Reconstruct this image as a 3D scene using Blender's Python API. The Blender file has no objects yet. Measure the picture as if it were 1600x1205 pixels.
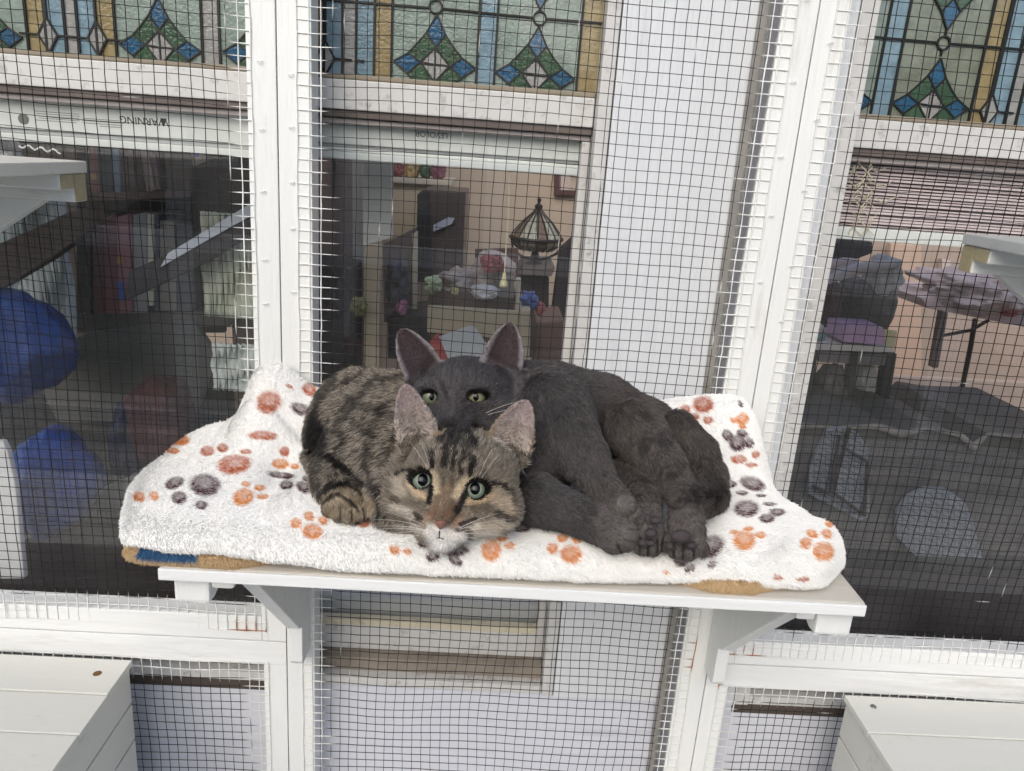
import bpy, bmesh, math, random
import numpy as np
from mathutils import Matrix, Vector
from mathutils import noise as mnoise

rng = np.random.default_rng(7)
rnd = random.Random(7)
SC = bpy.context.scene
COL = SC.collection

# ------------------------------------------------------------------ camera
F = 1200.0                                      # focal length in photo pixels (1600 wide)
def _rot(yaw, pitch, roll):
    cy, sy, cp, sp = math.cos(yaw), math.sin(yaw), math.cos(pitch), math.sin(pitch)
    f = np.array([sy*cp, cy*cp, -sp]); r = np.array([cy, -sy, 0.0]); d = np.cross(f, r)
    cr, sr = math.cos(roll), math.sin(roll)
    return cr*r + sr*d, -sr*r + cr*d, f
CR, CD, CF = _rot(math.radians(2.15), math.radians(16.76), math.radians(-4.18))
CP = np.array([0.0, -0.90969, 1.5])
def ray(px, py): return CF + (px-800)/F*CR + (py-602.5)/F*CD
def at(px, py, Y=0.0):                          # point of the photo on a vertical plane Y metres behind the screen
    v = ray(px, py); return CP + (Y-CP[1])/v[1]*v
def atz(px, py, Z):
    v = ray(px, py); return CP + (Z-CP[2])/v[2]*v
def Q(px, py, z): return CP + ray(px, py)*z
def proj(P):
    P = np.asarray(P, float) - CP; z = P@CF
    return 800+F*(P@CR)/z, 602.5+F*(P@CD)/z, z

cam = bpy.data.cameras.new('camera'); co = bpy.data.objects.new('camera', cam); COL.objects.link(co)
cam.sensor_width = 36.0; cam.lens = 36.0*F/1600; cam.clip_start = 0.02; cam.clip_end = 200
M = Matrix(((CR[0], -CD[0], -CF[0], CP[0]), (CR[1], -CD[1], -CF[1], CP[1]), (CR[2], -CD[2], -CF[2], CP[2]), (0, 0, 0, 1)))
co.matrix_world = M
SC.camera = co

# ------------------------------------------------------------------ light
SUN_EL, SUN_AZ = math.radians(36), math.radians(197)     # azimuth: sun stands behind the camera, a little to the left
w = bpy.data.worlds.new('World'); SC.world = w; w.use_nodes = True
nt = w.node_tree; nt.nodes.clear()
sky = nt.nodes.new('ShaderNodeTexSky'); sky.sky_type = 'NISHITA'; sky.sun_disc = False
sky.sun_elevation = SUN_EL; sky.sun_rotation = SUN_AZ
sky.air_density = 1.0; sky.dust_density = 3.0; sky.ozone_density = 1.0
bg = nt.nodes.new('ShaderNodeBackground'); bg.inputs[1].default_value = 0.14
wo = nt.nodes.new('ShaderNodeOutputWorld')
nt.links.new(sky.outputs[0], bg.inputs[0]); nt.links.new(bg.outputs[0], wo.inputs[0])
sun = bpy.data.lights.new('sun', 'SUN'); sun.energy = 1.0; sun.angle = math.radians(50); sun.color = (1.0, 0.99, 0.965)
so = bpy.data.objects.new('sun', sun); COL.objects.link(so)
_d = Vector((math.sin(SUN_AZ)*math.cos(SUN_EL), math.cos(SUN_AZ)*math.cos(SUN_EL), math.sin(SUN_EL)))
so.rotation_euler = _d.to_track_quat('Z', 'Y').to_euler()
SC.view_settings.view_transform = 'Standard'; SC.view_settings.look = 'None'
SC.view_settings.gamma = 1.0; SC.view_settings.use_curve_mapping = False
SC.view_settings.exposure = 0.47
SC.render.engine = 'CYCLES'
SC.cycles.max_bounces = 6; SC.cycles.diffuse_bounces = 3; SC.cycles.glossy_bounces = 3
SC.cycles.transparent_max_bounces = 12; SC.cycles.use_denoising = True
SC.cycles_curves.shape = 'RIBBONS'

# ------------------------------------------------------------------ materials
def lin(c):
    return tuple((x/255/12.92 if x/255 <= 0.04045 else ((x/255+0.055)/1.055)**2.4) for x in c)
_mats = {}
def mat(name, rgb, rough=0.6, var=0.06, scale=18.0, bump=0.0, bscale=120.0, stretch=(1, 1, 1), coat=0.0, metal=0.0,
        dirt=None, dirt_amt=0.0, dirt_scale=6.0, spec=0.5):
    """principled paint / cloth / board: base colour with fine variation, optional dirt blotches and relief"""
    if name in _mats: return _mats[name]
    m = bpy.data.materials.new(name); m.use_nodes = True; t = m.node_tree; N = t.nodes; L = t.links
    b = N['Principled BSDF']; b.inputs['Roughness'].default_value = rough; b.inputs['Metallic'].default_value = metal
    b.inputs['Coat Weight'].default_value = coat; b.inputs['Specular IOR Level'].default_value = spec
    c = lin(rgb)
    tc = N.new('ShaderNodeTexCoord'); mp = N.new('ShaderNodeMapping'); mp.inputs['Scale'].default_value = stretch
    L.new(tc.outputs['Object'], mp.inputs[0])
    no = N.new('ShaderNodeTexNoise'); no.inputs['Scale'].default_value = scale; no.inputs['Detail'].default_value = 6
    L.new(mp.outputs[0], no.inputs[0])
    mx = N.new('ShaderNodeMix'); mx.data_type = 'RGBA'
    mx.inputs[6].default_value = (*[x*(1-var*2.2) for x in c], 1); mx.inputs[7].default_value = (*[min(0.92, x*(1+var)) for x in c], 1)
    L.new(no.outputs[0], mx.inputs[0]); out = mx.outputs[2]
    if dirt:
        n2 = N.new('ShaderNodeTexNoise'); n2.inputs['Scale'].default_value = dirt_scale; n2.inputs['Detail'].default_value = 10
        n2.inputs['Roughness'].default_value = 0.72
        L.new(mp.outputs[0], n2.inputs[0])
        rp = N.new('ShaderNodeMapRange'); rp.inputs[1].default_value = 0.62-dirt_amt*0.25; rp.inputs[2].default_value = 0.80
        rp.inputs[4].default_value = 0.85
        L.new(n2.outputs[0], rp.inputs[0])
        m2 = N.new('ShaderNodeMix'); m2.data_type = 'RGBA'; m2.inputs[7].default_value = (*lin(dirt), 1)
        L.new(rp.outputs[0], m2.inputs[0]); L.new(out, m2.inputs[6]); out = m2.outputs[2]
    L.new(out, b.inputs['Base Color'])
    if bump > 0:
        n3 = N.new('ShaderNodeTexNoise'); n3.inputs['Scale'].default_value = bscale; n3.inputs['Detail'].default_value = 4
        L.new(mp.outputs[0], n3.inputs[0])
        bp = N.new('ShaderNodeBump'); bp.inputs['Strength'].default_value = bump; bp.inputs['Distance'].default_value = 0.002
        L.new(n3.outputs[0], bp.inputs['Height']); L.new(bp.outputs[0], b.inputs['Normal'])
    _mats[name] = m; return m
def attr_mat(name, rough=0.7, spec=0.3, attr='tint', subsurf=0.0):
    m = bpy.data.materials.new(name); m.use_nodes = True; t = m.node_tree
    b = t.nodes['Principled BSDF']; b.inputs['Roughness'].default_value = rough; b.inputs['Specular IOR Level'].default_value = spec
    a = t.nodes.new('ShaderNodeAttribute'); a.attribute_name = attr
    t.links.new(a.outputs['Color'], b.inputs['Base Color']); return m
def glass_mat():
    m = bpy.data.materials.new('window_glass'); m.use_nodes = True; t = m.node_tree; t.nodes.clear()
    o = t.nodes.new('ShaderNodeOutputMaterial'); mx = t.nodes.new('ShaderNodeMixShader'); tr = t.nodes.new('ShaderNodeBsdfTransparent')
    tr.inputs[0].default_value = (0.97, 0.98, 0.975, 1)
    g = t.nodes.new('ShaderNodeBsdfGlossy'); g.inputs['Roughness'].default_value = 0.006
    fr = t.nodes.new('ShaderNodeFresnel'); fr.inputs[0].default_value = 1.8   # double glazing: four surfaces
    ge = t.nodes.new('ShaderNodeNewGeometry'); mu = t.nodes.new('ShaderNodeMath'); mu.operation = 'MULTIPLY'; iv = t.nodes.new('ShaderNodeMath'); iv.operation = 'SUBTRACT'; iv.inputs[0].default_value = 1
    t.links.new(ge.outputs['Backfacing'], iv.inputs[1]); t.links.new(fr.outputs[0], mu.inputs[0]); t.links.new(iv.outputs[0], mu.inputs[1])
    t.links.new(mu.outputs[0], mx.inputs[0]); t.links.new(tr.outputs[0], mx.inputs[1]); t.links.new(g.outputs[0], mx.inputs[2])
    # a thin film of dust on the pane
    df = t.nodes.new('ShaderNodeBsdfDiffuse'); df.inputs[0].default_value = (.62, .63, .64, 1); m2 = t.nodes.new('ShaderNodeMixShader')
    tc = t.nodes.new('ShaderNodeTexCoord'); nz = t.nodes.new('ShaderNodeTexNoise'); nz.inputs['Scale'].default_value = 7; nz.inputs['Detail'].default_value = 8
    rp = t.nodes.new('ShaderNodeMapRange'); rp.inputs[1].default_value = .35; rp.inputs[2].default_value = .8; rp.inputs[3].default_value = .006; rp.inputs[4].default_value = .045
    t.links.new(tc.outputs['Object'], nz.inputs[0]); t.links.new(nz.outputs[0], rp.inputs[0]); t.links.new(rp.outputs[0], m2.inputs[0])
    t.links.new(mx.outputs[0], m2.inputs[1]); t.links.new(df.outputs[0], m2.inputs[2]); t.links.new(m2.outputs[0], o.inputs[0]); return m
WHITE = mat('white_paint', (230, 232, 230), 0.40, 0.05, 7, 0.8, 90, (1, 1, 0.12), dirt=(168, 162, 148), dirt_amt=0.22, dirt_scale=26)
WHITEH = mat('white_paint_rail', (230, 232, 231), 0.40, 0.05, 7, 0.8, 90, (0.12, 1, 1), dirt=(168, 160, 142), dirt_amt=0.22, dirt_scale=26)
WHITE_D = mat('worn_white_paint', (214, 211, 202), 0.5, 0.07, 14, 0.5, 80, (0.4, 1, 1), dirt=(140, 128, 104), dirt_amt=0.35, dirt_scale=22)
GLASS = glass_mat()

# ------------------------------------------------------------------ mesh helpers
class MB:
    def __init__(s): s.v = []; s.f = []
    def add(s, vs, fs):
        o = len(s.v); s.v += [tuple(map(float, p)) for p in vs]; s.f += [tuple(o+i for i in f) for f in fs]; return s
    def box(s, x0, x1, y0, y1, z0, z1):
        return s.add([(x, y, z) for z in (z0, z1) for y in (y0, y1) for x in (x0, x1)],
                     [(0, 2, 3, 1), (4, 5, 7, 6), (0, 1, 5, 4), (2, 6, 7, 3), (0, 4, 6, 2), (1, 3, 7, 5)])
    def prism(s, pts, off):                     # polygon of 3D points pushed along a vector
        n = len(pts); p = [np.asarray(q, float) for q in pts]; off = np.asarray(off, float)
        return s.add(p+[q+off for q in p], [tuple(range(n-1, -1, -1)), tuple(range(n, 2*n))] + [(i, (i+1) % n, (i+1) % n+n, i+n) for i in range(n)])
    def tube(s, pts, r, n=6, caps=True):
        pts = [np.asarray(p, float) for p in pts]; k = len(pts); rs = r if hasattr(r, '__len__') else [r]*k
        vs = []; up = np.array([0.013, 0.021, 1.0]); up /= np.linalg.norm(up)
        for i, p in enumerate(pts):
            t = pts[min(i+1, k-1)] - pts[max(i-1, 0)]; t = t/(np.linalg.norm(t)+1e-9)
            a = np.cross(t, up)
            if np.linalg.norm(a) < 0.05: a = np.cross(t, np.array([1.0, 0, 0]))
            a /= np.linalg.norm(a); b = np.cross(t, a)
            vs += [p + rs[i]*(math.cos(2*math.pi*j/n)*a + math.sin(2*math.pi*j/n)*b) for j in range(n)]
        fs = [(i*n+j, i*n+(j+1) % n, (i+1)*n+(j+1) % n, (i+1)*n+j) for i in range(k-1) for j in range(n)]
        if caps: fs += [tuple(range(n-1, -1, -1)), tuple((k-1)*n+j for j in range(n))]
        return s.add(vs, fs)
    def lathe(s, c, prof, n=20):                # profile [(radius, z)] about a vertical axis through c
        vs = [(c[0]+r*math.cos(2*math.pi*j/n), c[1]+r*math.sin(2*math.pi*j/n), c[2]+z) for r, z in prof for j in range(n)]
        fs = [(i*n+j, i*n+(j+1) % n, (i+1)*n+(j+1) % n, (i+1)*n+j) for i in range(len(prof)-1) for j in range(n)]
        return s.add(vs, fs)
    def make(s, name, m=None, parent=None, bevel=0.0, smooth=False):
        me = bpy.data.meshes.new(name); me.from_pydata(s.v, [], s.f); me.update()
        if bevel or True:
            bm = bmesh.new(); bm.from_mesh(me); bmesh.ops.recalc_face_normals(bm, faces=bm.faces)
            if bevel: bmesh.ops.bevel(bm, geom=[e for e in bm.edges if e.calc_face_angle(0) > 0.4], offset=bevel, segments=2, affect='EDGES', profile=0.6)
            bm.to_mesh(me); bm.free()
        if smooth: me.polygons.foreach_set('use_smooth', [True]*len(me.polygons))
        if m: me.materials.append(m)
        return link(name, me, parent)
def link(name, data, parent=None):
    o = bpy.data.objects.new(name, data); COL.objects.link(o)
    if parent is not None: o.parent = parent
    return o
def tag(o, label=None, cat=None, group=None, kind=None):
    if label: o['label'] = label
    if cat: o['category'] = cat
    if group: o['group'] = group
    if kind: o['kind'] = kind
    return o
def thing(name, label, cat, loc=(0, 0, 0), group=None):
    o = bpy.data.objects.new(name, None); COL.objects.link(o); o.empty_display_size = 0.05
    tag(o, label, cat, group)
    o['_base'] = 0; del o['_base']
    bases.append((o, loc)); return o
bases = []                                      # empties are moved to their base at the end, children kept in place
def B(name, x0, x1, y0, y1, z0, z1, m, parent=None, bevel=0.0015): return MB().box(x0, x1, y0, y1, z0, z1).make(name, m, parent, bevel)
def slab(name, pts, Y, th, m, parent=None, bevel=0.0):   # outline read off the photo, built at its own distance and thickness
    return MB().prism([at(x, y, Y) for x, y in pts], (0, th, 0)).make(name, m, parent, bevel)
def smoothstep(a, b, x):
    t = np.clip((x-a)/(b-a), 0, 1); return t*t*(3-2*t)
def vnoise(P, s, seed=0.0):                     # cheap smooth value noise, vectorised
    P = np.asarray(P, float)*s + seed*17.3; i = np.floor(P).astype(np.int64); f = P-i; f = f*f*(3-2*f)
    def h(a, b, c):
        n = (a*374761393 + b*668265263 + c*2147483647*3) & 0xffffffff
        n = ((n ^ (n >> 13))*1274126177) & 0xffffffff
        return ((n ^ (n >> 16)) & 0xffff)/65535.0
    r = 0
    for dx in (0, 1):
        for dy in (0, 1):
            for dz in (0, 1):
                wgt = (f[..., 0] if dx else 1-f[..., 0])*(f[..., 1] if dy else 1-f[..., 1])*(f[..., 2] if dz else 1-f[..., 2])
                r = r + wgt*h(i[..., 0]+dx, i[..., 1]+dy, i[..., 2]+dz)
    return r
# ================================================================== the setting
tag(B('deck_floor', -3.2, 3.2, -3.2, 0.030, -0.05, 0.0, mat('deck_boards', (186, 184, 178), 0.7, 0.08, 5, stretch=(6, .3, 1)), bevel=0), 'weathered grey deck floor of the enclosure', kind='structure')
tag(B('lawn', -40, 40, -60, -3.2, -0.10, -0.04, mat('lawn_grass', (74, 92, 44), 0.9, 0.4, 3), bevel=0), 'lawn outside the enclosure', kind='structure')
YW = 0.050                                       # house wall face, just behind the screen frame
WALLP = mat('white_wall_paint', (224, 228, 232), 0.5, 0.03, 6, 0.5, 50, (6, 1, 0.35), dirt=(170, 170, 172), dirt_amt=0.05, dirt_scale=5)
WALLS = mat('white_siding_paint', (216, 219, 228), 0.5, 0.03, 6, 0.4, 60, (.35, 1, 5), dirt=(170, 170, 176), dirt_amt=0.05, dirt_scale=6)
ZB = 0.735                                       # underside of the windows
ZM = 1.571                                       # bottom of the coloured glass
WIN = [(-1.25, -0.268, 'left'), (-0.262, 0.129, 'middle'), (0.404, 1.30, 'right')]
wall = tag(B('house_wall', 0.131, 0.402, YW, 0.16, ZB-0.004, 2.2, WALLP, bevel=0.001), kind='structure')
B('wall_above', -1.6, 0.1305, YW+0.02, 0.16, 2.201, 2.25, WALLP, wall); B('wall_above', 0.4025, 1.7, YW+0.02, 0.16, 2.201, 2.25, WALLP, wall)
B('wall_end', -1.9, -1.252, YW, 0.16, 0, 2.2, WALLP, wall); B('wall_end', 1.302, 1.9, YW, 0.16, 0, 2.2, WALLP, wall)
z = ZB-0.006
for i in range(12):                              # clapboards below the windows, each lapping the next
    h = 0.1; z0 = z-h
    if z0 < 0.0: break
    mb = MB(); y1 = YW+0.02
    mb.prism([(-1.6, YW-0.001, z0), (-1.6, y1, z0), (-1.6, y1, z), (-1.6, YW+0.009, z)], (3.3, 0, 0))
    mb.make('siding_board', WALLS, wall, 0.001); z = z0
# strips coloured as shade: dark gap beside the post, shadow under the sills
B('gap_shade_strip', 0.2855, 0.2955, 0.040, 0.0495, 0.0, 2.2, mat('gap_shade_grey_brown', (158, 156, 152), .7, .12, 20, .4, 60, dirt=(96, 84, 70), dirt_amt=.3, dirt_scale=14), wall)
B('sill_shadow_strip', -1.30, -0.262, YW+0.004, YW+0.03, ZB-0.02, ZB-0.004, mat('sill_shadow_brown', (84, 74, 68), 0.8), wall)
B('sill_shadow_strip', 0.404, 1.40, YW+0.004, YW+0.03, ZB-0.02, ZB-0.004, mat('sill_shadow_brown', (84, 74, 68), 0.8), wall)

# ------------------------------------------------------------------ windows
VIN = mat('weathered_vinyl', (214, 214, 212), 0.45, 0.06, 30, 0.25, 150, dirt=(84, 72, 60), dirt_amt=0.30, dirt_scale=55)
VIN2 = mat('vinyl_sash', (204, 203, 201), 0.45, 0.05, 30, 0.2, 150, dirt=(110, 92, 80), dirt_amt=0.3, dirt_scale=40)
VINS = mat('grimy_sill', (150, 141, 130), 0.6, 0.15, 20, 0.3, 150, dirt=(60, 50, 42), dirt_amt=0.55, dirt_scale=26)
CREAM = mat('cream_vinyl', (216, 208, 184), 0.5, 0.06, 20, dirt=(110, 100, 60), dirt_amt=0.4, dirt_scale=34)
TRACK = mat('grey_track', (120, 112, 108), 0.6, 0.1, 30)
CAME = mat('black_leading', (14, 16, 14), 0.5, 0.1)
def tex_glass(name, rgb, var=0.25):              # cathedral glass: mottled, hammered, glossy
    rgb = [v*.74+sum(rgb)/3*.26+6 for v in rgb]
    return mat(name, rgb, 0.07, var, 60, 0.35, 240, coat=0.8, dirt=None)
G = dict(sage=tex_glass('sage_glass', (132, 154, 142)), pale=tex_glass('pale_grey_glass', (156, 157, 154)), blue=tex_glass('sky_blue_glass', (112, 150, 170)),
         deep=tex_glass('deep_blue_glass', (28, 88, 132)), green=tex_glass('green_glass', (56, 92, 62)), amber=tex_glass('amber_glass', (156, 136, 86)),
         olive=tex_glass('olive_glass', (122, 132, 112)))
YG = 0.088
def W2(px, py): p = at(px, py, YG); return np.array([p[0], p[2]])
CC = W2(836.5, 104)                              # centre of the reference diamond motif (middle window, right one)
def z3(x, y): return W2(480+x/3.556, y/3.556) - CC
MOT = {k: [z3(*p) for p in v] for k, v in dict(
    top=[(1287, 150), (1228, 245), (1275, 325), (1330, 260)],
    left=[(1045, 400), (1125, 355), (1190, 405), (1115, 465)],
    right=[(1485, 440), (1415, 385), (1345, 430), (1410, 490)],
    c1=[(1270, 330), (1190, 405), (1226, 417), (1268, 420)], c2=[(1270, 330), (1268, 420), (1306, 423), (1345, 427)],
    c3=[(1190, 405), (1260, 515), (1266, 420)], c4=[(1345, 427), (1260, 515), (1266, 420)],
    g1=[(1228, 245), (1275, 325), (1190, 405), (1125, 355), (1180, 300)], g2=[(1330, 260), (1275, 325), (1345, 430), (1415, 385), (1372, 330)],
    g3=[(1190, 405), (1115, 465), (1155, 515), (1260, 515)], g4=[(1345, 427), (1260, 515), (1360, 525), (1410, 490)]).items()}
def poly_piece(pts, y, th, m, parent, name='glass_piece'):
    return MB().prism([(p[0], y, p[1]) for p in pts], (0, th, 0)).make(name, m, parent)
def bar(mb, a, b, w=0.0022, y=YG-0.0031):
    a, b = np.asarray(a), np.asarray(b); t = b-a; t = t/np.linalg.norm(t); n = np.array([-t[1], t[0]])*w/2
    q = [a-n, b-n, b+n, a+n]
    mb.prism([(p[0], y + rnd.uniform(0, .0003), p[1]) for p in q], (0, 0.0029, 0))
def motif(cx, cz, sash, mb, flip=1, sc=1.0):
    f = lambda p: (cx+p[0]*sc, cz+p[1]*flip*sc)
    for k, c in dict(top='deep', left='deep', right='deep', c1='pale', c2='pale', c3='pale', c4='pale', g1='green', g2='green', g3='green', g4='green').items():
        pts = [f(p) for p in MOT[k]]; poly_piece(pts, YG-0.0018, 0.002, G[c], sash)
        for i in range(len(pts)): bar(mb, pts[i], pts[(i+1) % len(pts)], 0.0018)
def lozenge(cx, cz, sash, mb, s=1.0):
    pts = [(cx, cz+0.019*s), (cx-0.011*s, cz), (cx, cz-0.019*s), (cx+0.011*s, cz)]
    poly_piece(pts, YG-0.0018, 0.002, G['pale'], sash)
    for i in range(4): bar(mb, pts[i], pts[(i+1) % 4], 0.002)
    bar(mb, (cx, cz-0.019*s), (cx, ZM), 0.002); bar(mb, (cx, cz+.019*s), (cx, 2.1), 0.002)
    bar(mb, (cx-0.011*s, cz), (cx-0.033, cz), 0.002); bar(mb, (cx+0.011*s, cz), (cx+0.031, cz), 0.002)
def ring(mb, cx, cz, r=0.0075):
    k = [(cx+r*math.cos(a), cz+r*math.sin(a)) for a in np.linspace(0, 2*math.pi, 15)]
    for a, b in zip(k[:-1], k[1:]): bar(mb, a, b, 0.002)

def hx(px, py): return float(at(px, py, YG)[0])
COLS = {  # x boundaries of the vertical strips with their glass
    'middle': ([hx(488, 110), hx(507, 120), hx(535, 121), hx(556, 123), hx(584, 125), hx(611, 127), hx(743, 137), hx(771, 140), hx(899, 150), 0.125],
               ['amber', 'blue', 'pale', 'blue', 'amber', 'sage', 'blue', 'sage', 'amber']),
    'left': ([-1.24, -0.80, -0.66, hx(47, 85), hx(76, 85), hx(106, 85), hx(126, 90), hx(155, 92), hx(184, 92), hx(318, 100), hx(345, 100), -0.27],
             ['sage', 'blue', 'sage', 'amber', 'blue', 'pale', 'blue', 'amber', 'sage', 'pale', 'sage']),
    'right': ([0.408, hx(1358, 185), hx(1386, 188), hx(1510, 198), hx(1535, 200), hx(1565, 202), hx(1583, 203), hx(1610, 204), 0.9, 1.295],
              ['sage', 'blue', 'olive', 'amber', 'blue', 'pale', 'blue', 'amber', 'sage'])}
for x0, x1, side in WIN:
    lab = dict(left='white window left of the left post, book shelves and blue bags behind its glass',
               middle='narrow white window between the posts, tall lamp in the room behind its glass',
               right='white window right of the right post, stacked blind and table behind its glass')[side]
    win = thing('window', lab, 'window', group='windows of the house wall')
    # outer frame
    jw = 0.016 if side == 'middle' else 0.02
    B('jamb', x0, x0+jw, 0.047, 0.135, ZB, 2.2, VIN, win); B('jamb', x1-jw, x1, 0.047, 0.135, ZB, 2.2, VIN, win)
    B('head_frame', x0+jw, x1-jw, 0.047, 0.135, 2.16, 2.2, VIN, win)
    a, b = x0+jw+0.0008, x1-jw-0.0008
    B('frame_sill', a, b, 0.049, 0.135, ZB, ZB+0.014, VIN, win); B('sill_track', a, b, 0.066, 0.120, ZB+0.0145, ZB+0.036, VINS, win)
    # upper sash, its rail and the leaded glass film
    us = B('upper_sash', a, b, 0.078, 0.097, ZM-0.034, ZM, VIN, win)
    B('sash_ledge', a, b, 0.0785, 0.0965, ZM+0.0004, ZM+0.006, mat('ledge_tan', (150, 140, 122), .6, .1), us)
    B('rail_groove', a, b, 0.082, 0.0965, ZM-0.043, ZM-0.0345, mat('seam_brown', (112, 102, 98), .7, .2, 40), us)
    xs, cs = COLS[side]
    for i in range(len(cs)):
        B(cs[i]+'_strip', xs[i], xs[i+1]-0.0004, YG, YG+0.003, ZM+0.006, 2.16, G[cs[i]], us, 0)
    mb = MB()
    for x in xs[1:-1]: bar(mb, (x, ZM+0.004), (x, 2.15), 0.0026)
    if side == 'middle':
        motif(*CC, us, mb); ring(mb, CC[0]+.001, CC[1]+0.053); ring(mb, W2(681, 11)[0], W2(681, 11)[1])
        c1 = W2(679, 103); motif(c1[0], CC[1]+0.0035, us, mb, sc=1.02)
        zz = CC[1]+0.053
        bar(mb, (xs[5]-.09, zz+0.002), (W2(681, 11)[0]-.0075, zz+0.002)); bar(mb, (W2(681, 11)[0]+.0075, zz+0.002), (CC[0]-.0065, zz)); bar(mb, (CC[0]+.0085, zz), (0.12, zz))
        motif(CC[0], CC[1]+0.106, us, mb, -1); motif(c1[0], CC[1]+0.112, us, mb, -1)
        q = W2(509, 91); lozenge(q[0], q[1], us, mb)
        bar(mb, (xs[3]-.0, q[1]), (xs[3]+.01, q[1]), .002)
    elif side == 'left':
        c = W2(250, 68); motif(c[0], CC[1]-0.001, us, mb); motif(hx(-30, 50), CC[1]-0.001, us, mb); motif(hx(412, 80), CC[1]-.001, us, mb)
        for q in (W2(76, 55), W2(153, 61)): lozenge(q[0], q[1], us, mb)
    else:
        c = W2(1452, 167); motif(c[0], CC[1], us, mb); motif(c[0]-0.121, CC[1], us, mb); ring(mb, c[0], CC[1]+0.061)
        motif(c[0], CC[1]+0.119, us, mb, -1); motif(c[0]-0.121, CC[1]+0.119, us, mb, -1)
        bar(mb, (0.41, CC[1]+0.062), (c[0]-.0075, CC[1]+0.061)); bar(mb, (c[0]+.0075, CC[1]+0.061), (0.9, CC[1]+0.061))
        q = W2(1544, 174); lozenge(q[0], q[1], us, mb)
        bar(mb, (c[0], CC[1]+0.069), (c[0], CC[1]+0.075)); bar(mb, (c[0], CC[1]+0.047), (c[0], CC[1]+0.053))
    lc = mb.make('leading', CAME, us)
    # lower sash with clear pane
    ls = B('lower_sash', a, b, 0.090, 0.112, ZM-0.050, ZM-0.0435, mat('sash_pinkish', (186, 178, 176), .5, .05), win)
    sw = 0.010 if side == 'middle' else 0.014
    B('stile', a, a+sw, 0.086, 0.112, ZB+0.037, ZM-0.0505, VIN2, ls); B('stile', b-sw, b, 0.086, 0.112, ZB+0.037, ZM-0.0505, VIN2, ls)
    zt = {'left': ZB+0.052, 'middle': ZB+0.088, 'right': ZB+0.05}[side]
    B('bottom_rail', a+sw, b-sw, 0.086, 0.112, ZB+0.037, zt-0.010, VIN, ls); B('glazing_bead', a+sw, b-sw, 0.084, 0.100, zt-0.0095, zt, CREAM, ls)
    B('glass_pane', a+sw-.002, b-sw+.002, 0.0985, 0.1005, zt+.0003, ZM-0.0507, GLASS, ls, 0)

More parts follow.
